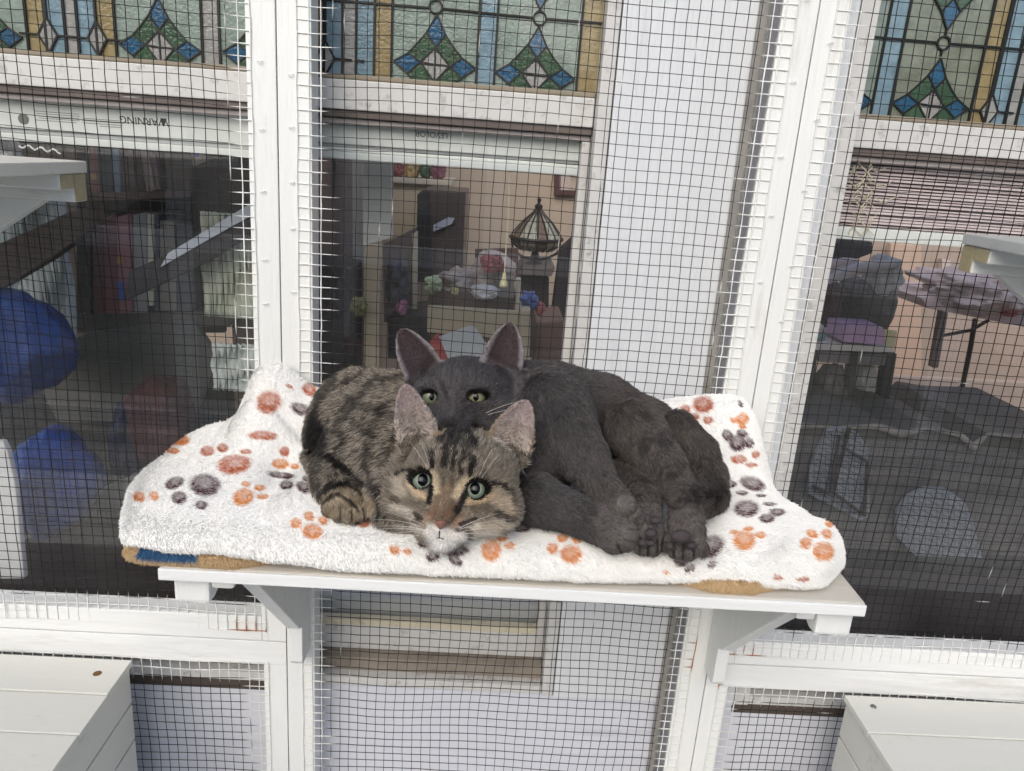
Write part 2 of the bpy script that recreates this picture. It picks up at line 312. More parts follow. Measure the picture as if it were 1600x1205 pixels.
# ================================================================== wire mesh screens
CELL = 0.01318
rust = lin((158, 104, 56)); wdark = np.array(lin((34, 34, 33))); wwhite = np.array(lin((228, 230, 226)))
WIREM = attr_mat('mesh_wire', 0.55, 0.25)
def wire_mesh(name, x0, x1, z0, z1, seed, margins, parent):
    """welded half-inch mesh: every wire a bent square tube; overspray of white paint near the timber"""
    xs = np.arange(x0+0.002, x1, CELL); zs = np.arange(z0+0.002, z1, CELL)
    V, Fc, Ct = [], [], []; n = 0
    def warp(P):
        a = vnoise(P*1.0, 7, seed)-0.5; b = vnoise(P, 7, seed+3)-0.5; c = vnoise(P, 4, seed+5)-0.5
        a2 = vnoise(P, 45, seed+7)-0.5; b2 = vnoise(P, 45, seed+9)-0.5
        edge = np.minimum.reduce([P[:, 0]-x0, x1-P[:, 0]]); fl = smoothstep(0.02, 0.12, edge)
        return np.stack([P[:, 0]+a*0.010*fl+a2*0.0014, P[:, 1]-0.0012+c*0.010*fl, P[:, 2]+b*0.010*fl+b2*0.0012], 1)
    for kind in (0, 1):
        for u in (xs if kind == 0 else zs):
            t = np.arange((z0 if kind == 0 else x0)-0.001, (z1 if kind == 0 else x1)+0.001, CELL*0.98)
            lo_, hi_ = (zs[0], zs[-1]) if kind == 0 else (xs[0], xs[-1]); t = np.clip(t, lo_-.0006, hi_+.0006)
            P = np.zeros((len(t), 3)); P[:, 0 if kind == 0 else 2] = u; P[:, 2 if kind == 0 else 0] = t
            P[:, 1] = -0.0004 if kind == 0 else 0.0005
            Wp = warp(P)
            md = np.full(len(t), 1.0)               # distance from the nearest timber edge
            for ax, pos, sgn in margins: md = np.minimum(md, sgn*((P[:, 0] if ax == 'x' else P[:, 2])-pos))
            nz = vnoise(P, 60, seed+11)+0.6*vnoise(P, 180, seed+13)
            pw = ((md + (nz-0.8)*0.012) < 0.019)
            col = np.where(pw[:, None], wwhite, wdark*(0.7+0.8*vnoise(P, 90, 2)[:, None]))
            drops = (vnoise(P, 300, seed+21) > 0.93) & ~pw
            col[drops] = wwhite*0.8
            ru = (np.minimum(np.hypot(P[:, 0]+.275, P[:, 2]-.862), np.hypot(P[:, 0]-.358, P[:, 2]-.858)) < .034+.02*nz) & (md < 0.004)
            r_ = 0.00036 + 0.00008*pw + 0.00026*pw*(nz > 0.95)
            ru2 = ru & (vnoise(P, 120, seed+33) > .42) & (md < -.009); col[ru2] = rust
            a = Wp.copy(); s1, s2 = (0, 1) if kind == 0 else (2, 1)
            for q, (da, db) in enumerate(((-1, -1), (1, -1), (1, 1), (-1, 1))):
                b = a.copy(); b[:, s1] += da*r_; b[:, s2] += db*r_; V.append(b)
                Ct.append(col)
            L = len(t); i = np.arange(L-1)
            for q in range(4):
                q2 = (q+1) % 4
                Fc.append(np.stack([n+q*L+i, n+q2*L+i, n+q2*L+i+1, n+q*L+i+1], 1))
            n += 4*L
    V = np.concatenate(V); Fc = np.concatenate(Fc); Ct = np.concatenate(Ct)
    me = bpy.data.meshes.new(name); me.vertices.add(len(V)); me.vertices.foreach_set('co', V.ravel())
    me.loops.add(Fc.size); me.loops.foreach_set('vertex_index', Fc.ravel().astype(np.int32))
    me.polygons.add(len(Fc)); me.polygons.foreach_set('loop_start', np.arange(0, Fc.size, 4, dtype=np.int32)); me.update(calc_edges=True)
    ca = me.color_attributes.new('tint', 'FLOAT_COLOR', 'POINT'); ca.data.foreach_set('color', np.concatenate([Ct, np.ones((len(Ct), 1))], 1).astype(np.float32).ravel())
    me.materials.append(WIREM); o = link(name, me, parent); o['kind'] = 'stuff'; return o
XL0, XLC, XL1 = -0.2815, -0.2485, -0.2105        # left post: outer edge, joint, inner edge
XR0, XRC, XR1 = 0.2975, 0.337, 0.372
ZC, RT = 0.839, 0.038                            # joint between upper and lower screens
g = 'white timber mesh screens'
def paint_drip(x, z): pass
TH = 0.034
# left upper
s = thing('mesh_screen', 'white framed wire mesh screen covering the left window', 'mesh screen', group=g)
B('stile', XL0, XLC-0.0006, 0, TH, ZC+0.0007, 2.3, WHITE, s, 0.0012); B('rail', -1.3, XL0-0.0004, 0.0006, TH, ZC+0.0007, ZC+RT, WHITEH, s, 0.0012)
wire_mesh('wire_mesh', -0.95, XL0+0.018, ZC+0.015, 1.80, 1, [('x', XL0, -1), ('z', ZC+RT, 1)], s)
s = thing('mesh_screen', 'small lower mesh screen behind the boarded box at bottom left', 'mesh screen', group=g)
B('stile', XL0+0.001, XLC-0.0006, 0.0004, TH, 0.05, ZC-RT, WHITE, s, 0.0012); B('rail', -1.3, XLC-0.0006, 0, TH, ZC-RT+0.0004, ZC-0.0007, WHITEH, s, 0.0012)
wire_mesh('wire_mesh', -0.75, XL0+0.018, 0.50, ZC-RT+0.016, 2, [('x', XL0, -1), ('z', ZC-RT, -1)], s)
s = thing('mesh_screen', 'tall middle mesh screen between the two white posts', 'mesh screen', group=g)
B('stile', XLC+0.0006, XL1, 0, TH, 0.05, 2.3, WHITE, s, 0.0012); B('stile', XR0, XRC-0.0006, 0, TH, 0.05, 2.3, WHITE, s, 0.0012)
B('shaded_edge', XR0-0.0012, XR0-0.0002, 0.004, TH, 0.05, 2.2, mat('shaded_grey_edge', (140, 140, 144), .7, .1, 12, dirt=(90, 84, 78), dirt_amt=.3, dirt_scale=12), s, 0)  # thin skin on the stud's inner side, its shade put into the grey
wire_mesh('wire_mesh', XL1-0.018, XR0+0.018, 0.50, 1.80, 3, [('x', XL1, 1), ('x', XR0, -1)], s)
s = thing('mesh_screen', 'white framed wire mesh screen covering the right window', 'mesh screen', group=g)
B('stile', XRC+0.0006, XR1, 0, TH, ZC+0.0007, 2.3, WHITE, s, 0.0012); B('rail', XR1+0.0004, 1.3, 0.0006, TH, ZC+0.0007, ZC+RT, WHITEH, s, 0.0012)
wire_mesh('wire_mesh', XR1-0.018, 0.95, ZC+0.015, 1.80, 4, [('x', XR1, 1), ('z', ZC+RT, 1)], s)
s = thing('mesh_screen', 'small lower mesh screen behind the boarded box at bottom right', 'mesh screen', group=g)
B('stile', XRC+0.0006, XR1-0.001, 0.0004, TH, 0.05, ZC-RT, WHITE, s, 0.0012); B('rail', XRC+0.0006, 1.3, 0, TH, ZC-RT+0.0004, ZC-0.0007, WHITEH, s, 0.0012)
wire_mesh('wire_mesh', XR1-0.018, 0.95, 0.50, ZC-RT+0.016, 5, [('x', XR1, 1), ('z', ZC-RT, -1)], s)
# a brown staple row along the mesh ends
for s_, xx, za, zb in ((0, XLC+0.016, 1.24, 1.75), (0, XRC-0.016, 1.24, 1.75), (1, XRC+.018, 1.24, 1.75), (1, XLC-.017, 1.24, 1.75)):
    mb = MB(); zq = za
    while zq < zb:
        zq += rnd.uniform(0.05, 0.09); mb.tube([(xx-.003, -.002, zq), (xx-.0015, -.0035, zq+.001), (xx+.0015, -.0035, zq+.001), (xx+.003, -.002, zq+.0015)], 0.0006, 5)
    o = mb.make('staples', WHITE, None); o['kind'] = 'stuff'
    o.parent = [q for q in COL.objects if q.name.startswith('mesh_screen')][{0: 2, 1: 0}[s_] if xx < 0 else {0: 2, 1: 3}[s_]]

# ================================================================== the cat shelf
SZ = 1.117
sh = thing('wall_shelf', 'white wooden cat shelf between the posts, carrying the bed and both cats', 'shelf')
SHT = mat('shelf_board_paint', (202, 197, 186), 0.5, 0.05, 14, 0.45, 70, (0.3, 1, 1), dirt=(150, 138, 116), dirt_amt=0.3, dirt_scale=14)
B('shelf_board', -0.287, 0.373, -0.28, -0.004, SZ-0.0115, SZ, SHT, sh, 0.0022)
B('front_edging', -0.2868, 0.3728, -0.2835, -0.2803, SZ-0.0125, SZ-0.0008, WHITEH, sh, 0.0012)
for xc in (-0.2255, 0.3395):
    t = 0.0085; ps = [(-0.245, SZ-0.012), (-0.245, SZ-0.026), (-0.052, 0.898), (-0.040, 0.892), (-0.040, 0.839), (-0.034, 0.832), (-0.0005, 0.832), (-0.0005, SZ-0.012)]
    MB().prism([(xc-t, y, z) for y, z in ps], (2*t, 0, 0)).make('bracket', WHITE, sh, 0.0018)
for x0, x1, x2, x3 in ((-0.279, -0.246, -0.2455, -0.2355), (0.335, 0.370, 0.3175, 0.3345)):
    ps = [(-0.270, SZ-0.012), (-0.270, 1.074), (-0.255, 1.072), (-0.205, SZ-0.026), (-0.02, SZ-0.026), (-0.02, SZ-0.012)]
    MB().prism([(x0, y, z) for y, z in ps], (x1-x0, 0, 0)).make('end_block', WHITE, sh, 0.003)
B('cleat', -0.2455, -0.2235, -0.268, -0.246, SZ-0.0285, SZ-0.0125, WHITEH, sh, 0.004)
B('cleat', 0.3145, 0.3345, -0.268, -0.246, SZ-0.0295, SZ-0.0125, WHITEH, sh, 0.004)

# side shelves reaching in from left and right
for sx, lab in ((-1, 'small white shelf reaching in from the left edge above the blue bags'), (1, 'small white shelf reaching in from the right edge near the pink cloth')):
    t = thing('side_shelf', lab, 'shelf', group='small shelves on the side walls')
    e = float(at(134, 258, -.028)[0]) if sx < 0 else float(at(1506, 372, -.028)[0])
    def bx(n, xa, xb, *r, m=WHITEH, bv=0.0015):
        x0, x1 = sorted((e+sx*xa, e+sx*xb)); return B(n, x0, x1, *r, m, t, bv)
    zt = float(at(134, 252, -.028)[2]) if sx < 0 else float(at(1506, 364, -.028)[2])
    m_ = WHITE_D if sx < 0 else mat('grey_edge_paint', (186, 188, 186), .5, .06, 14, .4, 70, (.4, 1, 1), dirt=(140, 140, 130), dirt_amt=.3, dirt_scale=22)
    bx('shelf_board', 0.0, 0.45, -0.290, -0.0255, zt-0.0125, zt, m=m_)
    ends = mat('raw_end_grain', (176, 164, 132), .7, .12, 60, .3, 200, dirt=(110, 90, 60), dirt_amt=.4, dirt_scale=60)
    bx('side_rail', 0.0035, 0.45, -0.050, -0.0260, zt-0.043, zt-0.0128); bx('end_cap', 0.0022, 0.0036, -0.0490, -0.0270, zt-0.042, zt-0.0135, m=ends, bv=0)
    bx('cleat', 0.0035, 0.45, -0.0765, -0.0504, zt-0.029, zt-0.0128); bx('end_cap', 0.0022, 0.0036, -0.0755, -0.0514, zt-0.028, zt-0.0135, m=ends, bv=0)
    x0, x2 = e+sx*0.040, e+sx*0.30
    MB().prism([(x0, -0.044, zt-0.0434), (x2, -0.044, zt-0.0434), (x2, -0.044, zt-0.22), (x0+sx*.010, -0.044, zt-0.050)], (0, 0.016, 0)).make('bracket', WHITE, t, 0.001)

# boarded boxes in the lower corners
BOXW = mat('box_paint', (218, 218, 210), 0.45, 0.03, 10, 0.3, 60, (0.3, 1, 1), dirt=(150, 140, 124), dirt_amt=0.12, dirt_scale=12)
for sx, lab in ((-1, 'white boarded box with a rusty knot in its lid, in the bottom left corner'), (1, 'white boarded box with a screw in its lid, in the bottom right corner')):
    t = thing('boarded_box', lab, 'wooden box', group='white boarded boxes below the shelf')
    xe, xf = (-0.455, -1.0) if sx < 0 else (0.532, 1.1)
    def bx(n, a_, b_, *r, m=BOXW, bv=0.0012):
        x0, x1 = sorted((a_, b_)); return B(n, x0, x1, *r, m, t, bv)
    ztop = 0.812; zl = [0.0, 0.053, 0.0535, 0.1065, 0.107, 0.160, 0.1605, 0.2135, 0.214, 0.267, 0.2675, 0.32]
    ys = [-0.018]; 
    while ys[-1] > -0.36: ys.append(ys[-1]-(0.070 if sx < 0 else 0.0745))
    for i in range(len(ys)-1):
        b_ = bx('lid_board', xe - sx*(0.004+rnd.uniform(0, .0015)), xf, ys[i+1]+0.0026, ys[i], ztop-0.009, ztop+rnd.uniform(-.0004, .0004))
    if sx < 0: 
        MB().lathe((-0.482, -0.048, ztop), [(0.0001, 0.0012), (0.004, 0.0011), (0.0055, 0.0002)], 16).make('knot', mat('rusty_knot', (120, 84, 50), .8, .3, 200), t)
    else:
        MB().lathe((0.558, -0.040, ztop), [(0.0001, 0.0008), (0.002, 0.0010), (0.0036, 0.0012), (0.0042, 0.0002)], 16).make('screw_head', mat('steel', (130, 128, 122), .4, .1, metal=.8), t)
    bx('gap_shade_sheet', xe+sx*.014, xf, -0.343, -0.033, ztop-0.016, ztop-0.011, m=mat('gap_shade_dark', (70, 64, 56), .8))  # dark sheet added under the lid so its board gaps look shaded
    z = ztop-0.0095
    while z > 0.1:
        bx('side_board', xe, xe+sx*0.012, -0.36, -0.019, z-0.0570, z-0.0012); z -= 0.0595
    bx('front_board', xe+sx*.013, xf, -0.36, -0.345, 0.1, ztop-.0095)
    bx('back_board', xe+sx*.013, xf, -0.032, -0.020, 0.1, ztop-.0095)

# ================================================================== behind the camera: rear frame, and a hedge added for reflections in the panes
rf = thing('rear_frame', 'white timber frame closing the enclosure behind the viewer', 'timber frame')
for x in (-2.4, -1.55, -0.75, -0.05, 0.75, 1.5, 2.3): B('post', x, x+0.09, -2.70, -2.62, 0.0, 2.5, WHITE, rf)
for z in (0.05, 0.95): B('rail', -3.0, 3.0, -2.619, -2.58, z, z+0.09, WHITEH, rf)
bm = bmesh.new(); bmesh.ops.create_grid(bm, x_segments=300, y_segments=60, size=1.0)
for v in bm.verts:
    x, y = v.co.x*14, v.co.y; p_ = np.array([x, y*2, 0.0]); nz_ = float(vnoise(p_[None], .5, 5)[0])*1.6+float(vnoise(p_[None], 2.5, 6)[0])*.7
    v.co = Vector((x+rnd.uniform(-.12, .12), -9.0+nz_*.8+rnd.uniform(-.3, .3), -0.1+(y+1)*.5*(1.6+nz_*1.1)))
me = bpy.data.meshes.new('reflection_hedge'); bm.to_mesh(me); bm.free(); me.materials.append(mat('reflection_hedge_leaves', (70, 88, 44), .8, .5, 6))
tag(link('reflection_hedge', me), 'unseen green hedge added across the lawn for the panes to mirror', kind='stuff')
# ================================================================== rooms behind the glass
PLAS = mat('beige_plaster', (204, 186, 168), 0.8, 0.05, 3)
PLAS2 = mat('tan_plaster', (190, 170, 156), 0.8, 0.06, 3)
DWOOD = mat('dark_brown_wood', (48, 36, 30), 0.45, 0.2, 10, stretch=(1, 1, .2))
room = tag(B('room_back_wall', -1.60, 1.30, 2.30, 2.36, -0.4, 2.5, PLAS, bevel=0), kind='structure')
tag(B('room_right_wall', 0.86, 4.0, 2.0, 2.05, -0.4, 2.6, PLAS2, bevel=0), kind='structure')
tag(B('room_floor', -3.0, 4.0, 0.17, 2.30, -0.42, -0.40, mat('room_floorboards', (164, 124, 96), 0.25, 0.15, 4, stretch=(.3, 4, 1)), bevel=0), kind='structure')
tag(B('room_left_wall', -3.0, -1.6, 2.2, 2.26, -0.4, 2.6, mat('dark_panelling', (50, 42, 38), .6, .15, 4), bevel=0), kind='structure')
SHADE_CEIL = mat('shading_ceiling_paint', (150, 145, 138), .8)
tag(B('shading_ceiling', -3.0, -0.42, 0.70, 2.2, 2.42, 2.46, SHADE_CEIL, bevel=0), kind='structure')  # unseen part ceiling, shaped to keep the left room darker
tag(B('room_partition', -0.56, -0.44, 0.75, 2.2, -0.4, 2.40, mat('partition_brown', (130, 112, 102), .7), bevel=0), kind='structure')

# blinds ------------------------------------------------------------
BL = mat('blind_enamel', (240, 242, 240), .4, .03, 12)
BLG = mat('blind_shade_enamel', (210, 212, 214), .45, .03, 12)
def blind(name, label, x0, x1, yrow, profile, y=0.125):
    t = thing(name, label, 'window blind', group='raised blinds behind the window glass'); return t
def zat(px, py, Y): return float(at(px, py, Y)[2])
INK = mat('black_print', (26, 26, 28), .6)
def text_mesh(body, name, cx, cz, size, y, parent, m=INK, rot=math.pi):
    c = bpy.data.curves.new(name, 'FONT'); c.body = body; c.size = size; c.extrude = 0.00015; c.align_x = 'CENTER'; c.align_y = 'CENTER'
    o = bpy.data.objects.new('tmp', c); COL.objects.link(o)
    bpy.context.view_layer.update(); me = bpy.data.meshes.new_from_object(o.evaluated_get(bpy.context.evaluated_depsgraph_get()))
    bpy.data.objects.remove(o); me.name = name
    R = Matrix.Translation((cx, y, cz)) @ Matrix.Rotation(rot, 4, 'Y') @ Matrix.Rotation(math.pi/2, 4, 'X')
    me.transform(R); me.materials.clear(); me.materials.append(m); return link(name, me, parent)
# left blind
t = thing('window_blind', 'raised white blind with upside-down WARNING print behind the left window', 'window blind', group='raised blinds behind the window glass')
zt, z1, z2 = zat(200, 150, .125), zat(200, 213, .125), zat(200, 232, .13)
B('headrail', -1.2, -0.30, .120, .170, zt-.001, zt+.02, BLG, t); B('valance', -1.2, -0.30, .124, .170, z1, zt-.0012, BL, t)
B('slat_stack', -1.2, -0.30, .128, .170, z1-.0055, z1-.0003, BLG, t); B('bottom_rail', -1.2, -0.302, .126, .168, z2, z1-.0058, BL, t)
p = at(234, 190, .1238); text_mesh('WARNING', 'lettering', p[0], p[2], 0.0125, .1236, t)
p = at(264, 190, .1238); MB().prism([(p[0], .1234, p[2]-.005), (p[0]+.004, .1234, p[2]+.003), (p[0]-.004, .1234, p[2]+.003)], (0, .0005, 0)).make('warning_symbol', INK, t)
mb = MB()
for i, (xa, xb) in enumerate([(66, 134), (68, 135), (66, 134), (72, 135), (66, 130), (140, 200), (139, 198), (140, 201), (166, 199)]):
    r_ = i % 5 if i < 5 else (i-5); p0 = at(xa, 175+(0 if i < 5 else 6)+r_*3.4+ (xa-66)*.07, .1236); p1 = at(xb, 175+(0 if i < 5 else 6)+r_*3.4+(xb-66)*.07, .1236)
    mb.prism([(p0[0], .1235, p0[2]), (p1[0], .1235, p0[2]), (p1[0], .1235, p0[2]+.0006), (p0[0], .1235, p0[2]+.0006)], (0, .0004, 0))
mb.make('fine_print', mat('grey_print', (110, 112, 112), .7), t)
p = at(49, 187, .124); MB().prism([(p[0]+.0065*math.cos(a), .1232, p[2]+.0065*math.sin(a)) for a in np.linspace(0, 2*math.pi, 14, endpoint=False)], (0, .0008, 0)).make('cord_plug', mat('plug_grey', (120, 118, 116), .5), t)
mb = MB(); mb.tube([at(42+4*i, 228+3*math.sin(i*1.3)+i*.6, .121) for i in range(17)], .0011, 5); mb.make('loose_cord', BL, t)
# middle blind
t = thing('window_blind', 'raised white blind with upside-down brand lettering behind the middle window', 'window blind', group='raised blinds behind the window glass')
zt, z1, z2, z3_ = [zat(700, y, .125) for y in (196, 237, 247, 260)]
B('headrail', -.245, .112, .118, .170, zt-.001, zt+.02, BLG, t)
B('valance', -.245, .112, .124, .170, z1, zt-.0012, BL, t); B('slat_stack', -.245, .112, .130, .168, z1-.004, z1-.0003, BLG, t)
B('slat_stack', -.245, .112, .127, .168, z2-.001, z1-.0043, BL, t); B('bottom_rail', -.240, .104, .122, .168, z3_, z2-.0013, mat('blind_light_grey', (232, 236, 236), .4), t)
p = at(676, 211, .1238); text_mesh('LEVOLOR', 'lettering', p[0], p[2], 0.0095, .1236, t, mat('faded_print', (70, 72, 72), .6))
mb = MB(); c0, c1 = at(797, 262, .128), at(788, 424, .128); mb.tube([c0, (c0+c1)/2+(0.0008, 0, 0), c1], .0009, 6); mb.make('pull_cord', mat('cord_cream', (206, 198, 176), .7), t)
MB().lathe((c1[0], c1[1], c1[2]-.019), [(.0001, 0), (.0062, .001), (.0055, .005), (.0030, .012), (.0022, .019), (.0001, .0195)], 14).make('tassel', mat('tassel_ivory', (196, 190, 150), .5), t, smooth=True)
# right blind: a thick pile of slats with tangled cords
t = thing('window_blind', 'bunched pinkish blind slats with tangled cords behind the right window', 'window blind', group='raised blinds behind the window glass')
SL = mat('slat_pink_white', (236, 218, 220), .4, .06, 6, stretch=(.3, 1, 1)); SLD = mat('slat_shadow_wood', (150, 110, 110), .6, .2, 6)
B('headrail', .43, 1.28, .124, .168, zat(1450, 240, .125), zat(1450, 222, .125), SL, t)
ztop_, zbot_ = zat(1450, 248, .125), zat(1450, 361, .125); n = 22
for i in range(n):
    z = ztop_+(zbot_-ztop_)*(i+.5)/n; dz = rnd.uniform(-.0006, .0006)
    B('slat', .43, 1.28, .121+rnd.uniform(0, .006), .165, z-.0014+dz, z+(.0013 if i % 3 else .0004)+dz, SL, t, 0)
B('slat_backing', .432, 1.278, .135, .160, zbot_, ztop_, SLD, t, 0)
B('bottom_rail', .428, 1.28, .119, .168, zat(1450, 381, .125), zbot_-.0005, BL, t)
for j in range(5):
    mb = MB(); x0 = 1325+j*7; mb.tube([at(x0+8*math.sin(k*1.1+j*2), 246+k*7.5, .1165-.001*j) for k in range(17)], .0008, 5); mb.make('cord', mat('cord_cream', (206, 198, 176), .7), t)
for j in range(3):
    mb = MB(); x0 = 1305+j*12; mb.tube([at(x0+k*14, 262+j*24+7*math.sin(k*1.9+j), .117) for k in range(6)], .0008, 5); mb.make('cord', mat('cord_cream', (206, 198, 176), .7), t)

# left room ---------------------------------------------------------
for t in [o for o in COL.objects if o.name.startswith('window_blind')]:     # hang the blinds close behind the panes
    for c in t.children: c.data.transform(Matrix.Translation((0, -.0165, 0)))
def C_(name, rgb, rough=.6, var=.12, scale=14, **kw):
    c0 = lin(rgb); g_ = min(2.3, .82/max(c0)); lu = sum(c0)/3*g_; c = [v*g_*.66+lu*.34 for v in c0]; rgb = [255*(1.055*v**(1/2.4)-.055) for v in c]
    return mat(name, rgb, rough, var, scale, **kw)
bc = thing('bookcase', 'dark brown bookcase seen through the left window', 'bookcase')
YB = 0.70
slab('back_panel', [(120, 190), (350, 190), (350, 520), (120, 520)], YB+.2, .02, C_('bookcase_back', (40, 30, 27)), bc)
slab('side_panel', [(-60, 200), (118, 215), (118, 232), (-60, 218)], YB, .18, DWOOD, bc)
slab('shelf_board', [(120, 302), (300, 298), (300, 308), (120, 315)], YB-.01, .20, C_('bookcase_red_brown', (84, 60, 52)), bc)
slab('shelf_board', [(120, 492), (360, 486), (360, 510), (120, 514)], YB-.01, .20, C_('bookcase_brown', (70, 62, 56)), bc)
slab('upright', [(134, 190), (141, 190), (141, 510), (134, 510)], YB-.005, .18, C_('bookcase_brown', (70, 62, 56)), bc)
slab('upright', [(344, 200), (352, 200), (352, 505), (344, 505)], YB-.005, .18, DWOOD, bc)
books = [('brick red book with a yellow spine label', (122, 70, 56), [(137, 195), (149, 195), (156, 300), (141, 302)]),
 ('black and navy book beside the brick red one', (28, 36, 52), [(150, 195), (173, 195), (176, 302), (156, 302)]),
 ('slate blue book', (92, 112, 130), [(174, 195), (184, 195), (188, 301), (178, 302)]),
 ('dark brown book right of the slate blue one', (66, 46, 40), [(187, 195), (196, 195), (201, 301), (190, 301)]),
 ('brown book with paler edge', (80, 60, 52), [(197, 195), (203, 195), (214, 300), (203, 301)]),
 ('dark book leaning on a taupe one', (56, 42, 38), [(205, 195), (212, 195), (226, 299), (216, 300)]),
 ('taupe leaning book', (128, 106, 98), [(213, 195), (224, 195), (243, 297), (228, 299)]),
 ('thin purple and tan book', (96, 74, 80), [(226, 195), (236, 195), (250, 296), (245, 297)]),
 ('large dark grey-brown folder', (72, 62, 56), [(254, 192), (290, 192), (306, 300), (262, 300)]),
 ('pale pinkish book with a blue mark at its top', (184, 156, 138), [(286, 195), (314, 195), (327, 285), (304, 302)])]
for i, (l, c, p) in enumerate(books):
    b_ = slab('book', p, YB-.005-.002*(i % 3), .13, C_('book_a%d' % i, c), None, .001)
    tag(b_, l+' on the upper book shelf', 'book', 'books in the left bookcase')
    if i == 0: slab('spine_label', [(141, 272), (150, 272), (151, 281), (142, 281)], YB-.011, .003, C_('label_amber', (190, 130, 40)), b_)
    if i == 9: slab('spine_mark', [(300, 236), (311, 236), (309, 246), (303, 245)], YB-.015, .004, C_('mark_blue', (40, 80, 170)), b_)
books = [('dark maroon book', (92, 56, 56), [(144, 338), (160, 338), (164, 492), (146, 492)]),
 ('maroon red book', (112, 60, 62), [(161, 340), (180, 336), (186, 492), (165, 492)]),
 ('mauve red book with yellow and blue spine marks', (140, 84, 88), [(181, 340), (202, 334), (206, 492), (187, 492)]),
 ('pink spined book', (130, 96, 104), [(203, 336), (206, 336), (209, 490), (207, 490)]),
 ('grey tall book', (120, 118, 116), [(208, 336), (229, 332), (230, 490), (210, 490)]),
 ('cream white book', (196, 188, 168), [(230, 334), (240, 336), (240, 478), (231, 478)]),
 ('dark blue thin book', (66, 68, 86), [(241, 338), (248, 338), (248, 486), (241, 486)]),
 ('taupe wide book', (104, 98, 90), [(250, 345), (274, 348), (276, 486), (250, 486)]),
 ('charcoal book', (60, 60, 66), [(276, 350), (300, 352), (302, 486), (278, 486)])]
for i, (l, c, p) in enumerate(books):
    b_ = slab('book', p, YB-.004-.002*(i % 3), .14, C_('book_b%d' % i, c), None, .001)
    tag(b_, l+' on the lower book shelf', 'book', 'books in the left bookcase')
    if i == 2:
        slab('spine_label', [(183, 402), (191, 402), (191, 412), (183, 412)], YB-.013, .003, C_('label_amber', (190, 130, 40)), b_)
        slab('spine_mark', [(184, 440), (192, 440), (194, 468), (186, 468)], YB-.013, .003, C_('mark_blue', (40, 80, 170)), b_)
# pale sheets and dark sloping bars added to stand for reflections in the panes
def reflection_sheet(label, x0, x1, y0, y1, Y, m, tx=0):
    a, b = at(x0, y0, Y), at(x1, y1, Y); n = int(abs(x1-x0)/1.6)+8; vs = []; k = 14
    for j in range(k+1):
        for i in range(n+1):
            u = i/n; s_ = math.sin(u*n*.9)*.006*(1+.5*math.sin(j*.3))
            vs.append((a[0]+(b[0]-a[0])*u+tx*j/k+.003*math.sin(j*.7+i), Y+s_, a[2]+(b[2]-a[2])*j/k))
    fs = [(j*(n+1)+i, j*(n+1)+i+1, (j+1)*(n+1)+i+1, (j+1)*(n+1)+i) for j in range(k) for i in range(n)]
    o = MB().add(vs, fs).make('reflection_sheet', m, None, smooth=True)
    md = o.modifiers.new('thick', 'SOLIDIFY'); md.thickness = .0015
    return tag(o, label, 'reflection_sheet', 'pale sheets added for reflections in the left window')
REFB = C_('reflection_blue_grey', (190, 204, 210), .8, .25, 30, stretch=(1, 1, .05)); REFG = C_('reflection_yellow_green', (206, 218, 186), .8, .25, 9, stretch=(1, 1, .1)); REFW = C_('reflection_pale', (224, 232, 228), .8, .12, 9)
reflection_sheet('pale blue-grey pleated sheet added as a reflection, left of the bookcase', -70, 122, 300, 560, 0.52, REFB)
reflection_sheet('yellow-green pale sheet added as a garden reflection, right of the bookcase', 312, 420, 330, 500, 0.34, REFG)
reflection_sheet('small white sheet added as a reflection, low on the right of the left window', 330, 420, 535, 614, 0.34, REFW)
tag(slab('reflection_bar', [(-60, 452), (-60, 408), (110, 330), (150, 322), (150, 352), (80, 405), (0, 452)], .335, .03, DWOOD, None, .002), 'dark sloping bar added as a reflection, crossing the pale pleated sheet', 'reflection bar', 'dark sloping bars added for reflections in the left window')
tag(slab('reflection_bar', [(195, 470), (200, 425), (300, 380), (420, 322), (420, 350), (318, 412), (240, 450)], .29, .03, mat('reflection_charcoal', (50, 46, 54), .6), None, .002), 'dark sloping bar added as a reflection at right, above the yellow-green sheet', 'reflection bar', 'dark sloping bars added for reflections in the left window')
tag(slab('reflection_trim', [(250, 418), (262, 396), (388, 320), (420, 302), (420, 322), (330, 372)], .285, .01, C_('reflection_bluish', (150, 158, 176)), None, .001), 'pale bluish strip added as a reflection along the sloping bar', 'reflection strip')
tag(slab('grey_board', [(40, 560), (140, 520), (300, 500), (340, 560), (300, 660), (90, 660)], .68, .02, C_('grey_board_m', (74, 72, 68), .7, .25, 8), None, .001), 'dull grey board leaning below the bookcase', 'board')
tag(slab('dark_cabinet', [(-80, 640), (420, 600), (420, 760), (-80, 800)], .78, .3, C_('cabinet_dark', (46, 43, 42), .6, .2, 6), None, .002), 'dark cabinet low behind the left window', 'cabinet')
tag(slab('brown_board', [(300, 260), (345, 245), (388, 240), (388, 330), (310, 372), (300, 340)], .66, .02, C_('umber', (50, 40, 36)), None, .001), 'dark brown board beside the bookcase', 'board')

